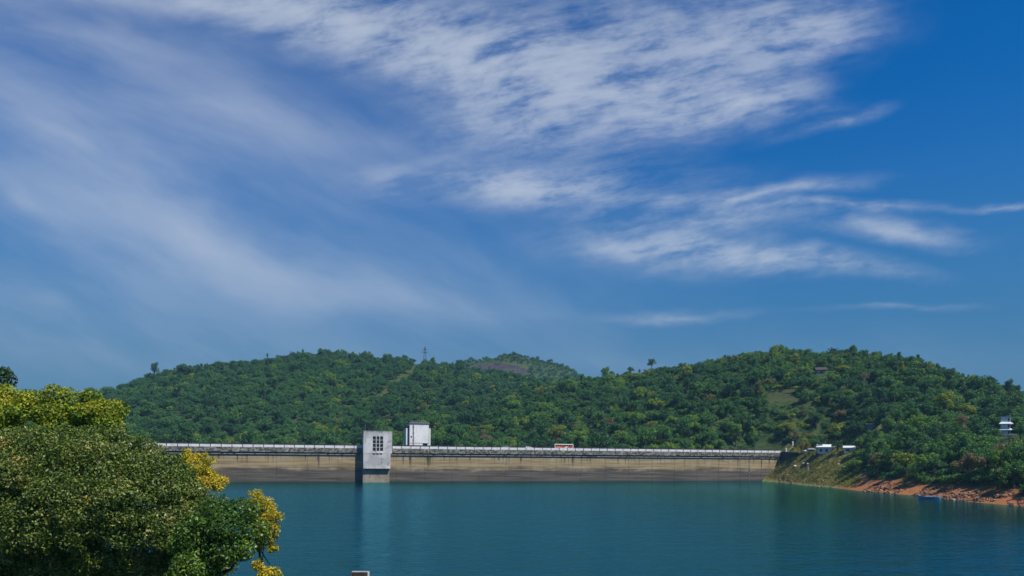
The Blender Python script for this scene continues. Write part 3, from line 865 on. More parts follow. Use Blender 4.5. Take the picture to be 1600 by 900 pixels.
# stone terraces in the hillside clearing
for i, (xa, xb, ya) in enumerate(((1204, 1243, 612.5), (1198, 1240, 619), (1194, 1246, 626))):
    A, B = ground_hit(xa, ya + 1), ground_hit(xb, ya)
    o = empty('terrace_bank', A, 0, ('topmost', 'middle', 'lowest')[i] + ' of three pale grassy terrace banks on the hillside clearing', 'terrace', 'terraces in the clearing')
    pts = [A.lerp(B, f) for f in np.linspace(0, 1, 7)]
    mb = MB()
    for q0, q1 in zip(pts[:-1], pts[1:]):
        z0, z1 = hz(q0.x, q0.y), hz(q1.x, q1.y)
        b0 = len(mb.v); e_ = Vector((0, 2.2, 0))
        for q, zz in ((q0, z0), (q1, z1)):
            for off, dz_ in ((Vector((0, -.6, 0)), -1.5), (Vector((0, 0, 0)), 1.5), (e_, 1.7), (e_ * 1.5, -1.5)):
                c_ = q + off; mb.v.append((c_.x - A.x, c_.y - A.y, zz + dz_ - A.z))
        for a in range(3): mb.f.append((b0 + a, b0 + 4 + a, b0 + 5 + a, b0 + a + 1))
    mb.build('stone_face', plain('terrace_grass%d' % i, (0.15, 0.15, 0.055), .9), o)

# ------------------------------------------------------------------ boat, marker post, boulders, signboard
M_BOAT = plain('blue_boat_paint', (0.20, 0.40, 0.56), .5); M_BOATW = plain('pale_boat_paint', (0.55, 0.66, 0.72), .5); M_BOATD = plain('dark_boat_wood', (0.035, 0.028, 0.04), .7)
p = at(1452, 778.5, 248)
bo = empty('boat', (p.x, p.y, -.12), math.radians(-48), 'small blue boat with a dark canopy moored at the red earth shore', 'boat')
hull = []
for i in range(9):
    f_ = i / 8; x = -3.4 + 6.8 * f_
    bw = 1.05 * (1 - abs(f_ * 2 - 1) ** 2.6) + .06; sh = .75 + .35 * abs(f_ * 2 - 1) ** 2
    hull.append([(x, -bw, sh), (x, -bw * .75, .2), (x, 0, 0), (x, bw * .75, .2), (x, bw, sh)])
mb = MB()
for r_ in hull: mb.v += r_
for i in range(8):
    for j in range(4): mb.f.append((i * 5 + j, i * 5 + 5 + j, i * 5 + 6 + j, i * 5 + j + 1))
h_ = mb.build('hull', M_BOAT, bo); md = h_.modifiers.new('thick', 'SOLIDIFY'); md.thickness = .06; md.offset = 1
for sgn in (0, 4):
    MB().tube([r_[sgn] for r_ in hull], .06).build('gunwale', M_BOATW, bo)
for x in (-1.8, 0, 1.8): MB().box(x - .18, x + .18, -.85, .85, .5, .56).build('thwart', M_BOATD, bo)
for x in (-2.2, 2.0):
    for y in (-.75, .75): MB().tube([(x, y, .5), (x, y, 1.55)], .03).build('canopy_pole', M_PIPE, bo)
MB().prism([(-2.5, 1.5), (2.3, 1.5), (2.2, 1.66), (-2.4, 1.66)], -.95, .95).build('canopy', M_BOATD, bo, .04)

p = ground_hit(1262.5, 740, 250)
mp_ = empty('marker_post', (p.x, p.y, p.z - .3), math.radians(-20), 'pale concrete marker post standing on the grassy bank below the cottage', 'post')
MB().box(-.5, .5, -.4, .4, 0, 4.4, (-.38, .38, -.3, .3)).build('shaft', M_LEDGE, mp_, .05); MB().box(-.5, .5, -.42, .42, 4.4, 4.7).build('cap', M_LEDGE, mp_)

rng = np.random.RandomState(4)


def rock_mesh(seed, r):
    bm = bmesh.new(); bmesh.ops.create_icosphere(bm, subdivisions=2, radius=r)
    rr = np.random.RandomState(seed); ax = rr.normal(size=(7, 3)); ax /= np.linalg.norm(ax, axis=1)[:, None]; dd = rr.uniform(.55, .95, 7) * r
    for v in bm.verts:
        for a, d_ in zip(ax, dd):
            k_ = v.co.dot(Vector(a))
            if k_ > d_: v.co -= Vector(a) * (k_ - d_)
        v.co *= 1 + rr.uniform(-.05, .05)
    m_ = bpy.data.meshes.new('boulder'); bm.to_mesh(m_); bm.free()
    return m_


M_PALER = plain('pale_boulder_stone', (0.58, 0.55, 0.44), .9, var=.3)
for i, (px, py, r, lb) in enumerate(((1242.5, 730, .95, 'pale boulder lowest and farthest from the marker post'), (1249.5, 730.3, .55, 'small pale boulder second nearest the dam on the grassy bank'),
                                     (1256.5, 726, 1.0, 'long pale boulder uphill of the marker post on the grass'), (1262.5, 726, .9, 'pale boulder just above the marker post'),
                                     (1299, 735.5, .5, 'small white boulder alone on the grass below the cottage'), (1310, 726, .55, 'small white boulder at the edge of the tree shade'))):
    p = ground_hit(px, py, 250)
    m_ = rock_mesh(50 + i, r); m_.materials.append(M_PALER)
    o = link_mesh('boulder', m_); o.location = (p.x, p.y, p.z + r * .3); o.scale = (1.3, .9, .75); o.rotation_euler = (0, 0, i * 1.3)
    prop(o, lb, 'boulder', 'pale boulders on the grassy bank')

p = at(562.5, 893, 15.0); gz0 = hz(p.x, p.y)
sg = empty('signboard', (p.x, p.y, gz0 - .1), math.radians(2), 'brown board in a thin white frame at the bottom edge, seen against the water', 'signboard')
Hs = p.z - gz0 + .1
MB().box(-.155, .155, -.015, .015, Hs - .62, Hs - .02).build('board', plain('brown_board', (0.06, 0.042, 0.028), .8, var=.7, scale=14), sg)
for x in (-.172, .172): MB().box(x - .015, x + .015, -.02, .02, 0, Hs).build('frame_post', M_WPANEL if x > 0 else M_PIPE, sg)
MB().box(-.156, .156, -.022, .022, Hs - .012, Hs + .006).build('top_rail', M_MULL, sg); MB().box(-.156, .156, -.022, .022, Hs - .66, Hs - .621).build('bottom_rail', M_WPANEL, sg)


# ------------------------------------------------------------------ pylons
def pylon(px, py_top, Y, H, label):
    p = at(px, py_top, Y)
    o = empty('power_pylon', (p.x, p.y, p.z - H), .3, label, 'pylon', 'power pylons')
    w0 = H * .11; mb = MB()
    lev = [(0, w0), (H * .3, w0 * .72), (H * .55, w0 * .45), (H * .75, w0 * .3), (H, w0 * .1)]
    for sx_ in (-1, 1):
        for sy_ in (-1, 1):
            mb.tube([(sx_ * a, sy_ * a, z) for z, a in lev], .10, 4)
    mb.build('leg_frame', M_PIPE, o)
    br = MB()
    for (z0, a0), (z1, a1) in zip(lev[:-1], lev[1:]):
        for sy_ in (-1, 1):
            br.tube([(-a0, sy_ * a0, z0), (a1, sy_ * a1, z1)], .06, 4).tube([(a0, sy_ * a0, z0), (-a1, sy_ * a1, z1)], .06, 4)
            br.tube([(sy_ * a0, -a0, z0), (sy_ * a1, a1, z1)], .06, 4)
    br.build('bracing', M_PIPE, o)
    for z_, l_ in ((H * .72, H * .20), (H * .84, H * .15)):
        MB().prism([(-l_, z_), (0, z_ - .25), (l_, z_), (0, z_ + H * .035)], -.2, .2).build('cross_arm', M_PIPE, o)
    return o


pylon(664, 541, 885, 26, 'steel lattice pylon on the skyline above the grassy line clearing')
pylon(889, 572, 1580, 30, 'faint far lattice pylon at the foot of the quarried hill')

# ------------------------------------------------------------------ foliage
def leaf_mat(name, ramp, rough=.5, spec=.35, transl=.25, tint=True, leafvar=.35, patch=None):
    m = bpy.data.materials.new(name); m.use_nodes = True
    t = NT(m.node_tree); t.n.clear()
    geo = t.new('ShaderNodeNewGeometry')
    isl = geo.outputs['Random Per Island']
    if tint:
        base = t.ramp(t.new('ShaderNodeAttribute', attribute_type='INSTANCER', attribute_name='tint').outputs['Fac'], ramp)
    else:
        pt = t.noise(geo.outputs['Position'], patch or .5, 4, .6)
        k = t.math('ADD', t.math('MULTIPLY', isl, .45), t.math('MULTIPLY', t.maprange(pt, .3, .7), .55))
        base = t.ramp(k, ramp)
    vv = t.maprange(isl, 0, 1, 1 - leafvar, 1 + leafvar, smooth=False)
    col = t.scale(base, vv)
    pr = t.new('ShaderNodeBsdfPrincipled'); t.put(pr.inputs['Base Color'], col)
    pr.inputs['Roughness'].default_value = rough; pr.inputs['Specular IOR Level'].default_value = spec
    tr = t.new('ShaderNodeBsdfTranslucent'); t.put(tr.inputs[0], t.vmath('MULTIPLY', col, (1.1, 1.25, .5)))
    mx = t.new('ShaderNodeMixShader'); mx.inputs[0].default_value = transl
    t.l.new(pr.outputs[0], mx.inputs[1]); t.l.new(tr.outputs[0], mx.inputs[2])
    out = t.new('ShaderNodeOutputMaterial'); t.l.new(mx.outputs[0], out.inputs[0])
    return m


# tint 0..1: dark, blue-green, mid, fresh, yellow-green, olive brown, dry tan
M_CROWN = leaf_mat('hillside_foliage', [(0.0, (0.034, 0.104, 0.038)), (.25, (0.060, 0.165, 0.044)), (.45, (0.100, 0.225, 0.042)), (.62, (0.170, 0.295, 0.032)),
                                        (.76, (0.240, 0.290, 0.025)), (.86, (0.165, 0.155, 0.050)), (1.0, (0.25, 0.19, 0.10))], rough=.55, spec=.3, transl=.2, leafvar=.5)
M_BARK = plain('bark', (0.075, 0.06, 0.045), .9)
M_BARKP = plain('pale_bark', (0.22, 0.19, 0.15), .9)


def leaf_quads(P, Nrm, size, rs, aspect=.5, upbias=.25, spread=.8, fold=.18):
    """one folded quad per leaf at points P, facing about Nrm"""
    n = len(P)
    nn = Nrm + rs.normal(size=(n, 3)) * spread; nn[:, 2] += upbias
    nn /= np.linalg.norm(nn, axis=1)[:, None] + 1e-9
    a = np.cross(nn, rs.normal(size=(n, 3))); a /= np.linalg.norm(a, axis=1)[:, None] + 1e-9
    b_ = np.cross(nn, a)
    L = size * rs.uniform(.7, 1.3, n)[:, None]; Wd = L * aspect
    V = np.stack([P - a * L * .5, P + b_ * Wd * .5 + nn * L * fold * .5, P + a * L * .5, P - b_ * Wd * .5 + nn * L * fold * .5], 1).reshape(-1, 3)
    return V


def lobe_points(c, r, n, rs, squash=.85, lo=.55):
    d = rs.normal(size=(n, 3)); d /= np.linalg.norm(d, axis=1)[:, None]
    rad = r * (lo + (1.08 - lo) * rs.rand(n) ** .45)[:, None]
    P = np.array(c) + d * rad * np.array([1, 1, squash])
    return P, d


def tree_proto(seed, kind):
    """crown (about 1 unit = 1 m) and trunk meshes of one hillside tree form"""
    rs = np.random.RandomState(seed)
    H, R, z0, nl, lr, per, size, aspect = dict(
        round=(11, 4.4, 3.4, 30, (.7, 1.35), 95, .50, .62), broad=(10, 5.6, 4.0, 40, (.7, 1.3), 90, .50, .62), tall=(14, 3.6, 3.8, 32, (.7, 1.3), 90, .48, .6),
        rough=(12, 4.8, 3.4, 38, (.55, 1.2), 75, .48, .6), cone=(13, 3.0, 3.0, 26, (.7, 1.2), 90, .46, .55), bush=(5, 3.4, 1.0, 22, (.6, 1.15), 85, .46, .6),
        bare=(12, 4.0, 5.0, 20, (.7, 1.2), 50, .5, .4), umbrella=(15, 5.2, 10.8, 14, (1.1, 1.7), 120, .6, .55), thin=(14, 1.7, 6.5, 9, (.5, .9), 70, .5, .5))[kind]
    cz = (H + z0) / 2; hz_ = (H - z0) / 2
    V = []; cents = []
    for i in range(nl):
        for _ in range(30):
            d = rs.normal(size=3); d /= np.linalg.norm(d)
            if d[2] > -.55: break
        k = rs.uniform(.45, 1.0) if i > 2 else .2
        rr = rs.uniform(*lr)
        ax = R - rr * .7; az = hz_ - rr * .5
        taper = 1.0
        c = np.array([d[0] * ax * k, d[1] * ax * k, cz + d[2] * az * k])
        if kind == 'cone':
            f_ = (c[2] - z0) / (H - z0); c[:2] *= 1.25 * (1 - f_) + .12
        if kind == 'umbrella': c[2] = z0 + (H - z0) * rs.rand() - .08 * (c[0] ** 2 + c[1] ** 2) * .5 + .8
        c += rs.normal(size=3) * .25
        cents.append((c, rr))
        P, d_ = lobe_points(c, rr, int(per * (rr / np.mean(lr)) ** 2), rs)
        V.append(leaf_quads(P, d_, size, rs, aspect))
    V = np.concatenate(V); Q = np.arange(len(V)).reshape(-1, 4)
    crown = np_mesh('crown', V, Q, M_CROWN)
    tb = MB()
    bend = rs.normal(size=2) * .25
    tp = [(0, 0, -1.5), (bend[0] * .3, bend[1] * .3, z0 * .5), (bend[0], bend[1], z0), (bend[0] * .6, bend[1] * .6, cz + hz_ * .3)]
    r0 = .16 + H * .016
    tb.tube(tp, [r0 * 1.35, r0, r0 * .8, r0 * .3], 6)
    for c, rr in cents[:9]:
        s0 = Vector(tp[2]) if c[2] > z0 + .5 else Vector(tp[1]).lerp(Vector(tp[2]), .6)
        mid = s0.lerp(Vector(c), .5) + Vector((0, 0, -.3))
        tb.tube([s0, mid, Vector(c)], [r0 * .5, r0 * .33, r0 * .12], 5)
    trunk = tb.mesh('trunk', M_BARKP if kind in ('bare', 'umbrella', 'thin') else M_BARK)
    return dict(kind=kind, crown=crown, trunk=trunk, H=H, R=R)


PROTO = [tree_proto(11, 'round'), tree_proto(12, 'broad'), tree_proto(13, 'tall'), tree_proto(14, 'rough'), tree_proto(15, 'round'), tree_proto(16, 'broad'),
         tree_proto(17, 'rough'), tree_proto(18, 'cone'), tree_proto(19, 'bush'), tree_proto(20, 'bare'), tree_proto(21, 'umbrella'), tree_proto(22, 'thin'), tree_proto(23, 'thin')]
FIRST = {}


def tree(k, loc, sc, rz, tint, label, group=None, name='tree', lean=0.0):
    pr = PROTO[k]
    o = empty(name, loc, rz, label, 'tree', group)
    o.scale = (sc[0], sc[0], sc[1]); o.rotation_euler = (lean, 0, rz)
    link_mesh('trunk', pr['trunk'], o)
    c = link_mesh('crown', pr['crown'], o); c['tint'] = float(tint)
    FIRST.setdefault(k, c)
    return o


# ---- scatter over the hills
rs = np.random.RandomState(77)


def scatter(x0, x1, y0, y1, step):
    xs = np.arange(x0, x1, step); ys = np.arange(y0, y1, step * .9)
    X, Y = np.meshgrid(xs, ys); X = X + (np.arange(len(ys)) % 2)[:, None] * step / 2
    X = (X + rs.uniform(-.42, .42, X.shape) * step).ravel(); Y = (Y + rs.uniform(-.42, .42, Y.shape) * step).ravel()
    return X, Y


def damside(X, Y):
    """metres behind the dam face (positive downstream) and along it"""
    q = np.stack([X - D0.x, Y - D0.y], -1)
    return -(q @ np.array([N.x, N.y])), q @ np.array([T.x, T.y])


X, Y = scatter(-560, 470, 170, 960, 6.1)
Xf, Yf = scatter(-420, 330, 1330, 1640, 9.5)
Xb, Yb = scatter(146, 172, 190, 350, 4.0)
Xu, Yu = scatter(60, 330, 330, 580, 4.3)
X = np.concatenate([X, Xf, Xb, Xu]); Y = np.concatenate([Y, Yf, Yb, Yu])
fringe = (np.arange(len(X)) >= len(X) - len(Xb) - len(Xu)) & (np.arange(len(X)) < len(X) - len(Xu)); under = np.arange(len(X)) >= len(X) - len(Xu)
Z = height(X, Y); SD = sdist(X, Y); back, along = damside(X, Y)
near_right = ridge(X, Y, C_RIGHT, 255); left_h = ridge(X, Y, C_LEFT, 400)
px, py = proj(np.stack([X, Y, Z + 4], -1))
size = (.45 + .62 * rs.rand(len(X))) * np.where(rs.rand(len(X)) < .13, 1.35, 1.0)
size = np.where((py < 592) & (px > 880) & (Y < 800), np.minimum(size, .88), size)
hill = np.where(Y > 1200, 2, np.where((near_right > left_h - 2) & (Y < 760), 0, 1))         # 0 right hill, 1 left hill, 2 far hill
size = np.where(hill == 1, size * .96, size); size = np.where(hill == 2, size * .95, size)
ok = (px > -60) & (px < 1680)
ok &= ~((back < 14) & (along > S_L - 10) & (along < S_R + 14) & (back > -400) & (SD < 3))
ok &= (SD > 6.5) & (Z > -6)
ok &= ~((X > 100) & (Y < 345) & (SD < np.where(fringe, 8.0, 9.0) + 3.5 * vnoise(X + 50, Y + 50, 11, 9)))
ok &= ~(fringe & (SD > 16))
ok &= ~((back > -2) & (back < np.where(along > 190, 12, 22)) & (along > S_L - 5) & (along < S_R + 12))                     # road and dam
ok &= ~((hill == 1) & (X < -150) & (Y < 420))
# bench and grassy bank at the dam end
bench = (X > 144) & (X < 188) & (Y > 352) & (Y < 428) & (px < 1338)
ok &= ~bench
ok &= ~((px < 1322) & (py > 706) & (Y < 425) & (X > 100))
# view kept open to the buildings, the hut, the terraces, the ramp
def keep_open(x0, x1, y0, y1, Ymax, pad=0.0, shrink=True, smin=.25):
    global ok
    R_ = size * np.where(under, 3.4, 4.6) * F / Y; Hh = size * np.where(under, 5.0, 14.0) * F / Y
    bx, by = proj(np.stack([X, Y, Z], -1))
    bad = (bx + R_ > x0) & (bx - R_ < x1) & (by > y0 - pad) & (by - Hh < y1) & (Y < Ymax)
    if shrink:
        size[:] = np.where(bad, size * np.clip((by - y1) / Hh * 1.0, smin, 1.0), size)
        ok &= ~(bad & (by < y1 + 3))
    else: ok &= ~bad
keep_open(1253, 1300, 694, 711, 418)
keep_open(1322, 1333, 698, 707, 392)
keep_open(1563, 1583, 651, 678, HOUSE_Y + 3, smin=.2)
keep_open(1279, 1292, 578, 583, 9000, smin=.4)
keep_open(1202, 1242, 611, 627, 9000, smin=.4)
keep_open(1360, 1375, 662, 664, 9000, smin=.4)
keep_open(1190, 1226, 690, 703, 452)
gone = np.abs((px - 655) * .85 + (py - 565) * 1.02)
ok &= ~((hill == 1) & (gone < 7.0) & (py > 562) & (py < 618) & (rs.rand(len(X)) < .93))
qy_ = 572 + (px - 780) ** 2 * .0030
ok &= ~((hill == 2) & (px > 734) & (px < 828) & (np.abs(py + 2 - qy_) < 7.5))
# behind the crests nothing shows
X, Y, Z, SD, px, py, size, hill, fringe, under = (a[ok] for a in (X, Y, Z, SD, px, py, size, hill, fringe, under))
# forms and tints: species grow in patches
n = len(X)
pn = vnoise(X + 400, Y + 400, 60, 41, 3); pn2 = vnoise(X + 800, Y + 100, 26, 51, 2)
tint = np.clip(.06 + .62 * (pn * .55 + pn2 * .45 - .2) + rs.normal(size=n) * .13, 0, .60)
tint = np.where(rs.rand(n) < np.where(hill == 0, .09, .035), rs.uniform(.60, .80, n), tint)
tint = np.where(rs.rand(n) < .012, rs.uniform(.82, .93, n), tint)
tint = np.where((hill != 0) & (tint > .8) & (rs.rand(n) < .6), rs.uniform(.1, .4, n), tint)
dry = vnoise(X + 1234, Y + 321, 45, 61, 2)
tint = np.where((dry > .70) & (hill == 0) & (rs.rand(n) < .12), rs.uniform(.78, .97, n), tint)
tint = np.where((hill == 1) & (tint < .6), tint * .8, tint)
scrub = (px > 1225) & (px < 1330) & (py > 640) & (py < 704)
tint = np.where(scrub & (rs.rand(n) < .7), rs.uniform(.70, .95, n), tint)
form = rs.choice([0, 1, 2, 3, 4, 5, 6, 7], n, p=[.17, .16, .11, .14, .15, .12, .12, .03])
form = np.where(tint > .86, np.where(rs.rand(n) < .5, 9, form), form)
form = np.where(scrub & (rs.rand(n) < .6), 8, form); form = np.where(fringe | under | (size < .5), 8, form); tint = np.where(fringe, np.minimum(tint, .45), tint)
size = np.where((form == 8) & ~under & ~fringe, np.maximum(size, .6), size)
sxy = size * rs.uniform(.90, 1.18, n); sz = size * rs.uniform(.80, 1.15, n)
low = (X > 100) & (SD < 22) & (Y < 345)
sz = np.where(low, sz * .95, sz)

# which trees show largest: front-to-back painter's count on a coarse grid
PH = np.array([p_['H'] for p_ in PROTO]); PR = np.array([p_['R'] for p_ in PROTO])
grid = np.zeros((300, 540), bool); vis = np.zeros(n)
order = np.argsort(Y)
cpx, cpy = proj(np.stack([X, Y, Z + PH[form] * sz * .62], -1))
for i in order:
    if hill[i] == 2: continue
    sc_ = F / Y[i] / 3.0
    rx, ry = PR[form[i]] * sxy[i] * sc_, PH[form[i]] * sz[i] * .38 * sc_
    cx0, cy0 = cpx[i] / 3.0 + 2, cpy[i] / 3.0
    x0, x1, y0, y1 = int(cx0 - rx), int(cx0 + rx) + 1, int(cy0 - ry), int(cy0 + ry) + 1
    x0, y0 = max(x0, 0), max(y0, 0); x1, y1 = min(x1, 539), min(y1, 299)
    if x1 <= x0 or y1 <= y0: continue
    gx_, gy_ = np.meshgrid(np.arange(x0, x1) + .5, np.arange(y0, y1) + .5)
    el = ((gx_ - cx0) / rx) ** 2 + ((gy_ - cy0) / ry) ** 2 < 1
    sub = grid[y0:y1, x0:x1]
    fgm = (gx_ * 3 - 6 < 260) & (gy_ * 3 > 600)
    vis[i] = (el & ~sub & ~fgm & (gy_ * 3 < 790)).sum() + rx * ry * 1e-4
    sub |= el
N_SINGLE = 276
cand = np.where((hill != 2) & (cpx > 4) & (cpx < 1596), vis, 0)
chosen = np.argsort(-cand)[:N_SINGLE]


def tree_words(i):
    tt = tint[i]
    colr = ('very dark green' if tt < .16 else 'dark green' if tt < .34 else 'mid green' if tt < .52 else 'fresh green' if tt < .66 else 'yellow-green' if tt < .80 else 'olive brown' if tt < .9 else 'dry tan')
    x, y = cpx[i], cpy[i]
    if hill[i] == 1: zone_ = 'on the left hill'
    elif X[i] > 100 and SD[i] < 20 and Y[i] < 345: zone_ = 'along the red shore'
    elif y < 575: zone_ = 'near the hill top'
    elif y < 615: zone_ = 'on the upper slope'
    elif y < 655: zone_ = 'on the middle slope'
    else: zone_ = 'on the lower slope'
    col_ = next(w_ for lim, w_ in ((560, 'left of the intake tower'), (680, 'behind the two towers'), (760, 'right of the lift tower'), (850, 'above the two cars'), (910, 'above the bus'), (1000, 'right of the bus'),
                                   (1090, 'midway from bus to gauge'), (1180, 'above the water gauge'), (1250, 'above the wing wall'), (1310, 'above the cottage'), (1375, 'right of the cottage'),
                                   (1435, 'between cottage and boat'), (1480, 'above the boat'), (1545, 'left of the white house'), (1590, 'around the white house'), (9999, 'at the right edge')) if x < lim)
    return colr, zone_, col_


words = {}
for i in chosen: words.setdefault(tree_words(i), []).append(i)
ORD = ['leftmost', 'second from left', 'third from left', 'fourth from left', 'fifth from left', 'sixth from left', 'seventh from left', 'eighth from left', 'ninth from left', 'tenth from left', 'eleventh from left', 'twelfth from left', 'thirteenth from left', 'fourteenth from left', 'fifteenth from left', 'sixteenth from left', 'seventeenth from left',
       'eighteenth from left', 'nineteenth from left', 'twentieth from left'] + ['near the rightmost'] * 40
for (colr, zone_, col_), ids in words.items():
    ids = sorted(ids, key=lambda i: cpx[i])
    for j, i in enumerate(ids):
        fm = PROTO[form[i]]['kind']
        shp = {'round': 'round', 'broad': 'broad', 'tall': 'tall', 'rough': 'ragged', 'cone': 'conical', 'bush': 'bushy', 'bare': 'sparse'}[fm]
        lab = f'{colr} {shp} tree {zone_}, {col_}'
        if len(ids) > 1: lab = f'{colr} tree {zone_}, {col_}, {ORD[j]}'
        tree(int(form[i]), (X[i], Y[i], Z[i] - .3), (sxy[i], sz[i]), rs.uniform(0, 6.28), tint[i], lab, 'trees of the forest on the hills')

# trees that stand out by themselves
for (x_, y_, Y_, k, s_, rz_, tn, lb, nm) in (
        (1018, 578, 648, 10, 1.0, .3, .10, 'tall umbrella-shaped tree breaking the skyline, tallest of the cluster', 'emergent_tree'),
        (985, 581, 652, 10, .72, 1.3, .12, 'flat-topped tree on the skyline left of the tallest umbrella tree', 'emergent_tree'),
        (956, 584, 655, 10, .62, 2.3, .15, 'small spreading tree on the skyline, first of the cluster near the saddle', 'emergent_tree'),
        (999, 580, 654, 11, .78, 2.3, .10, 'thin sapling on the skyline between the two flat-topped trees', 'emergent_tree'),
        (418, 560, 850, 11, 1.0, .2, .10, 'thin bare-stemmed tree on the left hill skyline, leftmost of the thin row', 'thin_tree'),
        (436, 558, 852, 12, .6, .9, .12, 'short thin tree on the left hill skyline, shortest of the thin row', 'thin_tree'),
        (454, 554, 855, 12, .9, 1.7, .10, 'thin tree on the left hill skyline, third of the thin row', 'thin_tree'),
        (473, 552, 860, 11, 1.05, 2.9, .1, 'tallest thin tree on the left hill skyline, last of the thin row', 'thin_tree'),
        (306, 574, 832, 10, .55, .5, .12, 'small tufted tree standing above the left hill skyline by itself', 'emergent_tree')):
    p = at(x_, y_, Y_); g_ = hz(p.x, p.y)
    tree(k, (p.x, p.y, min(g_, p.z) - .5), (s_, s_ * 1.05), rz_, tn, lb, 'trees standing above the skyline', nm)
for (x_, y_, k, sx_, sz_, tn, lb, Y0) in (
        (1512, 597, 4, 1.05, .95, .74, 'yellow-green dome-shaped tree on the right hill skyline', 400),
        (1314, 588, 1, .95, .8, .76, 'bright yellow-green tree beside the hut high on the hill', 400),
        (1409, 588, 7, .8, .8, .78, 'slim bright yellow-green tree near the right hill top', 400),
        (1436, 618, 7, .6, .8, .78, 'slim yellow-green tree below the slim one near the hill top', 350),
        (1558, 667, 0, .75, .72, .62, 'round fresh green tree close against the left side of the white house', 250),
        (1378, 720, 4, 1.0, 1.0, .60, 'bright green tree on the shore slope right of the shed', 250)):
    p = ground_hit(x_, y_, Y0)
    tree(k, (p.x, p.y, p.z - .4), (sx_, sz_), x_ * .7, tn, lb, 'trees that stand out on the right hill')
p = ground_hit(1252, 711, 300); tree(5, (p.x, p.y, hz(p.x, p.y) - .3), (.82, .88), 1.0, .84, 'brown-leaved tree at the end of the dam beside the wing wall', 'trees by the cottage')
p = ground_hit(1284, 711.5, 300); tree(12, (p.x, p.y, hz(p.x, p.y) - .3), (.9, .75), 2.0, .12, 'thin dark tree whose trunk crosses the front of the cottage', 'trees by the cottage')
p = ground_hit(1309, 711.5, 300); tree(3, (p.x, p.y, hz(p.x, p.y) - .3), (.62, .68), 3.0, .08, 'dark green tree between the cottage and the shed', 'trees by the cottage')
for (x_, lb, s_) in ((1065, 'bright green bush behind the dam parapet, the largest there', .95), (1040, 'bright green bush behind the parapet just left of the largest bush', .8), (1100, 'bright green bush behind the parapet beside the pale-trunked tree', .85),
                     (1128, 'bright green bush behind the parapet nearest the wing wall', .85)):
    p = damp(dam_s(x_), -15); tree(8, (p.x, p.y, 14.8), (1.3 * s_, 1.55 * s_), x_, .66, lb, 'bushes behind the parapet', 'bush')
p = damp(dam_s(1122), -24); tree(9, (p.x, p.y, 14.0), (1.1, 1.1), 1.0, .55, 'grey pale-trunked tree rising behind the bright bushes at the parapet', 'trees that stand out on the right hill')


# ---- the rest of the woods: one mass for each hill
def mass(name, sel, label, cat='forest'):
    sel = np.asarray(sel)
    m_ = bpy.data.meshes.new(name); P = np.stack([X[sel], Y[sel], Z[sel] - 2.6], -1)
    m_.vertices.add(len(P)); m_.vertices.foreach_set('co', P.astype(np.float32).ravel())
    lut = {k_: j for j, k_ in enumerate(KEYS)}
    for nm, ty, arr in (('tint', 'FLOAT', tint[sel]), ('rz', 'FLOAT', rs.uniform(0, 6.28, len(sel))), ('sxy', 'FLOAT', sxy[sel]), ('szz', 'FLOAT', sz[sel])):
        a = m_.attributes.new(nm, ty, 'POINT'); a.data.foreach_set('value', np.asarray(arr, np.float32))
    a = m_.attributes.new('form', 'INT', 'POINT'); a.data.foreach_set('value', np.array([lut.get(int(f_), 0) for f_ in form[sel]], np.int32))
    o = prop(link_mesh(name, m_), label, cat, kind='stuff')
    md = o.modifiers.new('woods', 'NODES'); md.node_group = WOODS
    return o


KEYS = [k for k in range(10) if k in FIRST]
g = bpy.data.node_groups.new('woods', 'GeometryNodeTree')
g.interface.new_socket('Geometry', in_out='INPUT', socket_type='NodeSocketGeometry'); g.interface.new_socket('Geometry', in_out='OUTPUT', socket_type='NodeSocketGeometry')
gi = g.nodes.new('NodeGroupInput'); go = g.nodes.new('NodeGroupOutput')
iop = g.nodes.new('GeometryNodeInstanceOnPoints'); iop.inputs['Pick Instance'].default_value = True
j2 = g.nodes.new('GeometryNodeJoinGeometry')
for k in reversed(KEYS):
    oi = g.nodes.new('GeometryNodeObjectInfo'); oi.inputs['Object'].default_value = FIRST[k]; oi.transform_space = 'ORIGINAL'; oi.inputs['As Instance'].default_value = False
    gt = g.nodes.new('GeometryNodeGeometryToInstance'); g.links.new(oi.outputs['Geometry'], gt.inputs[0]); g.links.new(gt.outputs[0], j2.inputs[0])


def named(nm, ty):
    a = g.nodes.new('GeometryNodeInputNamedAttribute'); a.data_type = ty; a.inputs[0].default_value = nm
    return a.outputs[0]


g.links.new(gi.outputs[0], iop.inputs['Points']); g.links.new(j2.outputs[0], iop.inputs['Instance'])
g.links.new(named('form', 'INT'), iop.inputs['Instance Index'])
cr_ = g.nodes.new('ShaderNodeCombineXYZ'); g.links.new(named('rz', 'FLOAT'), cr_.inputs[2]); g.links.new(cr_.outputs[0], iop.inputs['Rotation'])
cs_ = g.nodes.new('ShaderNodeCombineXYZ'); sn = named('sxy', 'FLOAT'); g.links.new(sn, cs_.inputs[0]); g.links.new(sn, cs_.inputs[1]); g.links.new(named('szz', 'FLOAT'), cs_.inputs[2])
g.links.new(cs_.outputs[0], iop.inputs['Scale'])
m2p = g.nodes.new('GeometryNodeMeshToPoints'); g.links.new(gi.outputs[0], m2p.inputs[0]); g.links.new(m2p.outputs[0], iop.inputs['Points'])
g.links.new(iop.outputs[0], go.inputs[0])
WOODS = g
ch = np.zeros(n, bool); ch[chosen] = True
mass('forest', np.where((hill == 1) & ~ch)[0], 'dense blue-green forest covering the far left hill behind the dam')
mass('forest', np.where((hill == 0) & ~ch)[0], 'mixed green forest filling the gaps on the right hill above the shore')
mass('forest', np.where((hill == 2) & ~ch)[0], 'hazy forest on the distant quarried hill in the saddle')
print('TREES', n, (hill == 0).sum(), (hill == 1).sum(), (hill == 2).sum(), len(words))

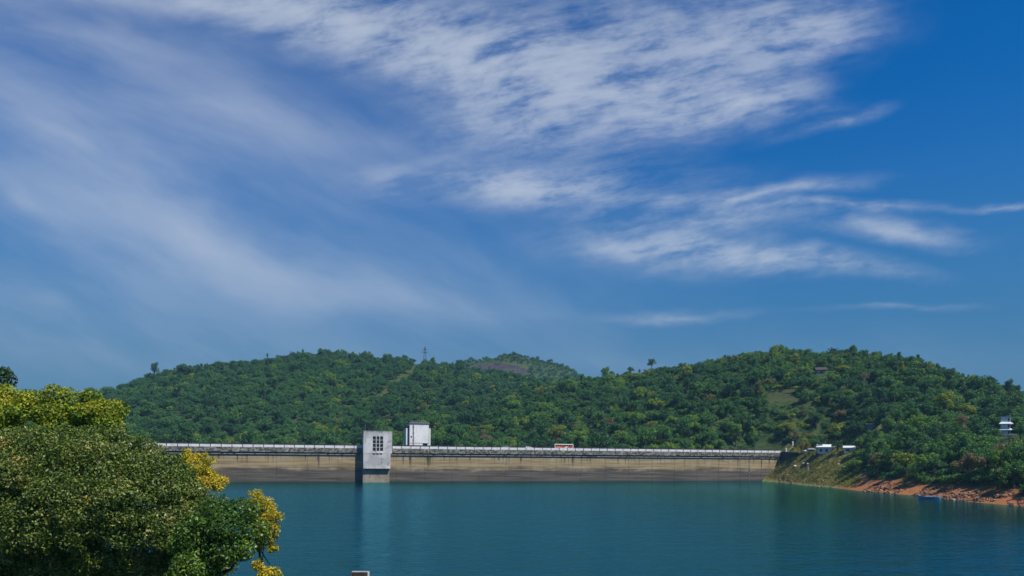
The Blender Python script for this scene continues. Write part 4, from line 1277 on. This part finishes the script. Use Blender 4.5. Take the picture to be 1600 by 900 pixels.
# ------------------------------------------------------------------ the big trees on the viewer's bank
def in_poly(px_, py_, poly):
    ins = np.zeros(px_.shape, bool); dist = np.full(px_.shape, 1e9); n_ = len(poly)
    for i in range(n_):
        x0, y0 = poly[i]; x1, y1 = poly[(i + 1) % n_]
        c_ = (y0 > py_) != (y1 > py_)
        with np.errstate(divide='ignore', invalid='ignore'):
            ins ^= c_ & (px_ < (x1 - x0) * (py_ - y0) / ((y1 - y0) or 1e-9) + x0)
        ex, ey = x1 - x0, y1 - y0
        t_ = np.clip(((px_ - x0) * ex + (py_ - y0) * ey) / (ex * ex + ey * ey), 0, 1)
        dist = np.minimum(dist, np.hypot(px_ - x0 - t_ * ex, py_ - y0 - t_ * ey))
    return ins, dist


def near_tree(name, label, outline, Yc, bulge, lobe_px, leaf, aspect, material, trunk_at, seed, cover=2.1, twig=M_BARK, lo=.35, back=True, lobe_scale=1.0, trunk_r=1.0, pitch=.80, squash=.85, jitter=.35, fold=.18, spread=.8):
    """a crown that fills an outline (given where it stands, at distance Yc) out of leafy clumps of real depth"""
    r = np.random.RandomState(seed)
    poly = np.array(outline, float)
    x0, y0 = poly.min(0); x1, y1 = poly.max(0)
    st_ = lobe_px * pitch
    gx_, gy_ = np.meshgrid(np.arange(x0, x1 + st_, st_), np.arange(y0, y1 + st_, st_ * .9))
    gx_ = gx_ + (np.arange(gx_.shape[0]) % 2)[:, None] * st_ / 2
    gx_ = (gx_ + r.uniform(-jitter, jitter, gx_.shape) * st_).ravel(); gy_ = (gy_ + r.uniform(-jitter, jitter, gy_.shape) * st_).ravel()
    ins, dist = in_poly(gx_, gy_, poly)
    keep = ins & (dist > lobe_px * .35)
    gx_, gy_, dist = gx_[keep], gy_[keep], dist[keep]
    scale = np.minimum(1.0, .45 + dist / (lobe_px * 1.5)) * r.uniform(.8, 1.2, len(gx_))
    V = []; cents = []
    layers = [(-1, 1.0)] + ([(1, .22)] if back else [])
    for sg_, dn in layers:
        for i in range(len(gx_)):
            if sg_ > 0 and r.rand() < .5: continue
            Yl = Yc + sg_ * bulge * (1 - math.exp(-dist[i] / (lobe_px * 1.9))) + r.normal() * lobe_px * .16 * Yc / F
            c_ = at(gx_[i], gy_[i], Yl); rad = lobe_px * scale[i] * .62 * Yl / F * lobe_scale
            cents.append((c_, rad))
            n_ = int(dn * cover * 8 * rad * rad / (leaf * leaf * aspect * .5))
            P, d_ = lobe_points(c_, rad, n_, r, squash, lo)
            if sg_ < 0:
                k_ = (d_[:, 1] < .35) | (r.rand(n_) < .25); P, d_ = P[k_], d_[k_]
            V.append(leaf_quads(P, d_, leaf, r, aspect, .3, spread, fold))
    V = np.concatenate(V)
    o = empty(name, trunk_at, 0, label, 'tree', None)
    base = Vector(trunk_at)
    cm = np_mesh('crown', V - np.array(base), np.arange(len(V)).reshape(-1, 4), material)
    link_mesh('crown', cm, o)
    cen = sum((c_ for c_, _ in cents), Vector()) / len(cents)
    tb = MB(); top = Vector((base.x * .5 + cen.x * .5, cen.y + .3, cen.z + .3)); fork = base.lerp(top, .5) + Vector((.2, 0, 0))
    tb.tube([Vector((0, 0, -1)), (fork - base) * .6, fork - base, top - base], [.42 * trunk_r, .33 * trunk_r, .26 * trunk_r, .1 * trunk_r], 10)
    tb.build('trunk', M_BARK, o)
    br = MB()
    for c_, rad in cents:
        if c_.y > Yc + .2: continue
        s0 = fork.lerp(top, r.rand())
        md_ = s0.lerp(c_, .55) + Vector((0, .3, -.35))
        if r.rand() < min(.6, 14 / len(cents)): br.tube([s0 - base, md_ - base, c_ - base], [.075 * min(1, trunk_r * 1.6), .05 * min(1, trunk_r * 1.6), .02], 5)
        for q in range(3):
            d_ = Vector(r.normal(size=3)); d_.y = -abs(d_.y) * .6; d_.z += .3; d_.normalize()
            br.tube([c_ - base, c_ + d_ * rad * .6 - base + Vector((0, 0, -.05)), c_ + d_ * rad * 1.02 - base], [.022, .014, .006], 4)
    br.build('branches', twig, o)
    print('NEAR', name, len(V) // 4, 'leaves', len(cents))
    return o


M_TWIG = plain('grey_twig', (0.26, 0.23, 0.19), .8)
M_LF_OLIVE = leaf_mat('olive_leaves', [(0.0, (0.034, 0.080, 0.012)), (.30, (0.072, 0.130, 0.020)), (.55, (0.130, 0.190, 0.032)), (.78, (0.22, 0.255, 0.060)), (.90, (0.36, 0.36, 0.14)), (.96, (0.30, 0.22, 0.05)), (.985, (0.65, 0.26, 0.03))],
                      rough=.45, spec=.42, transl=.3, tint=False, leafvar=.55, patch=1.1)
M_LF_DARK = leaf_mat('dark_glossy_leaves', [(0.0, (0.028, 0.078, 0.010)), (.45, (0.062, 0.135, 0.016)), (.8, (0.120, 0.205, 0.022)), (1.0, (0.19, 0.25, 0.03))], rough=.42, spec=.42, transl=.22, tint=False, leafvar=.45, patch=.5)
M_LF_YEL = leaf_mat('yellow_green_leaves', [(0.0, (0.055, 0.130, 0.012)), (.4, (0.140, 0.225, 0.015)), (.7, (0.28, 0.32, 0.02)), (1.0, (0.48, 0.40, 0.03))], rough=.5, spec=.35, transl=.3, tint=False, leafvar=.4, patch=.55)
M_LF_GOLD = leaf_mat('golden_leaves', [(0.0, (0.09, 0.16, 0.015)), (.3, (0.34, 0.33, 0.02)), (.65, (0.66, 0.54, 0.04)), (1.0, (0.72, 0.50, 0.10))], rough=.55, spec=.3, transl=.35, tint=False, leafvar=.35, patch=.9)
M_LF_FAR = leaf_mat('deep_green_leaves', [(0.0, (0.016, 0.048, 0.016)), (.6, (0.032, 0.082, 0.018)), (1.0, (0.06, 0.12, 0.02))], rough=.5, spec=.35, transl=.25, tint=False, leafvar=.4, patch=.5)


def on_bank(px_, Y_):
    a_, _ = ray(px_, 900)
    return (a_ * Y_, Y_, hz(a_ * Y_, Y_))


near_tree('near_tree', 'dark green tree top peeping over the yellow-green tree at the left edge', [(-60, 560), (5, 566), (22, 578), (30, 598), (26, 640), (-60, 660)], 56, 1.5, 26, .26, .55, M_LF_FAR, on_bank(-20, 56), 201)
near_tree('near_tree', 'bushy yellow-green tree rising behind the big olive tree', [(-60, 600), (20, 596), (48, 592), (80, 594), (110, 604), (128, 606), (150, 604), (178, 612), (200, 632), (216, 658), (210, 690), (150, 720), (-60, 720)],
          43, 2.6, 38, .17, .5, M_LF_YEL, on_bank(60, 43), 202, cover=2.2)
near_tree('near_tree', 'big olive tree with glossy speckled leaves filling the lower left corner', [(-70, 662), (60, 664), (120, 660), (190, 664), (250, 688), (288, 712), (320, 740), (352, 770), (372, 812), (372, 930), (-70, 930)],
          32, 3.0, 38, .125, .5, M_LF_OLIVE, on_bank(90, 33), 203, cover=1.15, twig=M_TWIG, pitch=.60, spread=1.1, lo=.2)
near_tree('near_tree', 'dense dark green tree in front of the golden tree, beside the open water', [(300, 790), (330, 758), (362, 762), (385, 778), (410, 800), (422, 822), (420, 850), (405, 875), (385, 892), (385, 935), (260, 935), (255, 850)],
          28.5, 2.0, 44, .13, .48, M_LF_DARK, on_bank(330, 30), 204, cover=2.0)
near_tree('near_tree', 'golden-leaved tree spreading over the dam wall and the parapet behind the olive tree', [(262, 712), (290, 702), (312, 708), (338, 706), (343, 716), (330, 726), (336, 738), (356, 745), (358, 760), (348, 770), (310, 775), (255, 745)],
          38, .9, 9, .15, .34, M_LF_GOLD, on_bank(290, 39), 205, cover=.62, twig=M_BARK, lo=.0, lobe_scale=1.5, jitter=.9, spread=1.2)
near_tree('near_tree', 'golden tree with drooping sprays over the lake beside the dark green tree', [(378, 785), (388, 768), (405, 764), (424, 776), (436, 792), (444, 806), (434, 818), (442, 832), (428, 846), (438, 856), (424, 864), (412, 858), (405, 872), (420, 884), (438, 888), (446, 905), (446, 935), (398, 935), (392, 900), (398, 870), (400, 845), (392, 815)],
          33, .7, 8.5, .13, .34, M_LF_GOLD, on_bank(400, 34), 206, cover=.6, twig=M_BARK, lo=.0, lobe_scale=1.5, trunk_r=.25, jitter=.9, spread=1.2)

# ------------------------------------------------------------------ bank cover: grass, low scrub, stones
gr = np.random.RandomState(9)
NB = 15000
bx_ = gr.uniform(143, 196, NB); by_ = gr.uniform(318, 446, NB)
sd_ = sdist(bx_, by_); q_, al_ = damside(bx_, by_)
bpx, bpy_ = proj(np.stack([bx_, by_, height(bx_, by_)], -1))
k_ = (sd_ > 1.2) & (q_ < -1.0) & (bpx < 1345) & ~((sd_ > 26) & (by_ > 392))
bx_, by_ = bx_[k_], by_[k_]; bz_ = height(bx_, by_)
hgt = gr.uniform(.35, 1.0, len(bx_)) * (0.6 + .9 * vnoise(bx_ + 77, by_ + 77, 5, 19)); V = []
for kk in range(4):
    an = gr.uniform(0, 6.28, len(bx_)); wd_ = .16; off = gr.normal(size=(len(bx_), 2)) * .22
    ca_, sa_ = np.cos(an), np.sin(an); lean = gr.normal(size=(len(bx_), 2)) * .3 * hgt[:, None]
    b0_ = np.stack([bx_ + off[:, 0] - ca_ * wd_, by_ + off[:, 1] - sa_ * wd_, bz_ - .1], -1); b1_ = np.stack([bx_ + off[:, 0] + ca_ * wd_, by_ + off[:, 1] + sa_ * wd_, bz_ - .1], -1)
    t_ = np.stack([bx_ + off[:, 0] + lean[:, 0], by_ + off[:, 1] + lean[:, 1], bz_ + hgt], -1)
    V.append(np.stack([b0_, b1_, t_], 1))
V = np.concatenate(V).reshape(-1, 3)
M_GRASS = leaf_mat('bank_grass', [(0.0, (0.11, 0.15, 0.025)), (.5, (0.23, 0.24, 0.05)), (1.0, (0.40, 0.32, 0.12))], rough=.7, spec=.2, transl=.3, tint=False, leafvar=.3, patch=.16)
prop(link_mesh('grass', np_mesh('grass', V, np.arange(len(V)).reshape(-1, 3), M_GRASS)), 'yellowish green grass covering the bank at the end of the dam', 'grass', kind='stuff')

# low scrub on the banks
ns = 1500
sx2 = gr.uniform(143, 215, ns * 3); sy2 = gr.uniform(195, 440, ns * 3); s2 = sdist(sx2, sy2); q2, _ = damside(sx2, sy2)
p2x, p2y = proj(np.stack([sx2, sy2, height(sx2, sy2)], -1))
k_ = (s2 > 3.0) & (s2 < 17) & (q2 < -2) & ~((p2x < 1340) & (sy2 > 385) & (s2 > 20)) & (vnoise(sx2 + 20, sy2 + 20, 10, 71) > .44)
sx2, sy2 = sx2[k_][:ns], sy2[k_][:ns]; sz2 = height(sx2, sy2); V = []
for x_, y_, z_ in zip(sx2, sy2, sz2):
    rr = gr.uniform(.25, .85)
    P, d_ = lobe_points((x_, y_, z_ + rr * .35), rr, int(75 * rr / .6), gr, .8, .4)
    V.append(leaf_quads(P, d_, .32, gr, .5))
V = np.concatenate(V)
M_SCRUB = leaf_mat('bank_scrub', [(0.0, (0.040, 0.060, 0.018)), (.45, (0.10, 0.105, 0.030)), (.75, (0.19, 0.135, 0.05)), (1.0, (0.26, 0.15, 0.07))], rough=.7, spec=.2, transl=.2, tint=False, leafvar=.4, patch=.12)
prop(link_mesh('undergrowth', np_mesh('undergrowth', V, np.arange(len(V)).reshape(-1, 4), M_SCRUB)), 'low brown and green scrub scattered on the shore bank', 'undergrowth', kind='stuff')

nr = 3600
rx2 = gr.uniform(141, 162, nr * 3); ry2 = gr.uniform(195, 425, nr * 3); r2 = sdist(rx2, ry2)
k_ = (r2 > -.3) & (r2 < 7.5) & (gr.rand(nr * 3) < np.clip(1.15 - r2 / 8, 0, 1)) & (vnoise(rx2 + 333, ry2 + 333, 16, 81) > np.where(ry2 > 330, .42, .40))
rx2, ry2 = rx2[k_][:nr], ry2[k_][:nr]; rz2 = height(rx2, ry2)
bm = bmesh.new(); bmesh.ops.create_icosphere(bm, subdivisions=1, radius=1); ico = np.array([v_.co[:] for v_ in bm.verts]); icf = np.array([[v_.index for v_ in f_.verts] for f_ in bm.faces]); bm.free()
V = []; Q = []
for i, (x_, y_, z_) in enumerate(zip(rx2, ry2, rz2)):
    rr = gr.uniform(.10, .42) * (2.2 if gr.rand() < .06 else 1)
    vv = ico * (1 + gr.uniform(-.28, .2, (len(ico), 1))) * rr * np.array([gr.uniform(.9, 1.6), gr.uniform(.8, 1.3), gr.uniform(.55, .95)])
    a_ = gr.uniform(0, 6.28); R_ = np.array([[math.cos(a_), -math.sin(a_), 0], [math.sin(a_), math.cos(a_), 0], [0, 0, 1]])
    V.append(vv @ R_.T + np.array([x_, y_, z_ + rr * .15])); Q.append(icf + i * len(ico))
m, t, b = mat('shore_stone')
geo = t.new('ShaderNodeNewGeometry')
c = t.ramp(geo.outputs['Random Per Island'], [(0, (0.05, 0.04, 0.045)), (.4, (0.14, 0.085, 0.06)), (.75, (0.32, 0.13, 0.06)), (1.0, (0.42, 0.28, 0.16))])
t.put(b.inputs['Base Color'], c); b.inputs['Roughness'].default_value = .9
prop(link_mesh('rubble', np_mesh('rubble', np.concatenate(V), np.concatenate(Q), m)), 'dark and rusty stones strewn along the shoreline', 'stones', kind='stuff')

# ------------------------------------------------------------------ haze
hm = bpy.data.materials.new('air'); hm.use_nodes = True
t = NT(hm.node_tree); t.n.clear()
pv = t.new('ShaderNodeVolumePrincipled'); pv.inputs['Color'].default_value = (.36, .72, 1.0, 1); pv.inputs['Density'].default_value = 0.00011; pv.inputs['Anisotropy'].default_value = 0.0
ou = t.new('ShaderNodeOutputMaterial'); t.l.new(pv.outputs[0], ou.inputs['Volume'])
hzb = MB().box(-3100, 3100, -700, 3400, -20, 175).build('haze', hm)
prop(hzb, 'thin pale blue haze over the lake and hills', 'haze', kind='stuff')
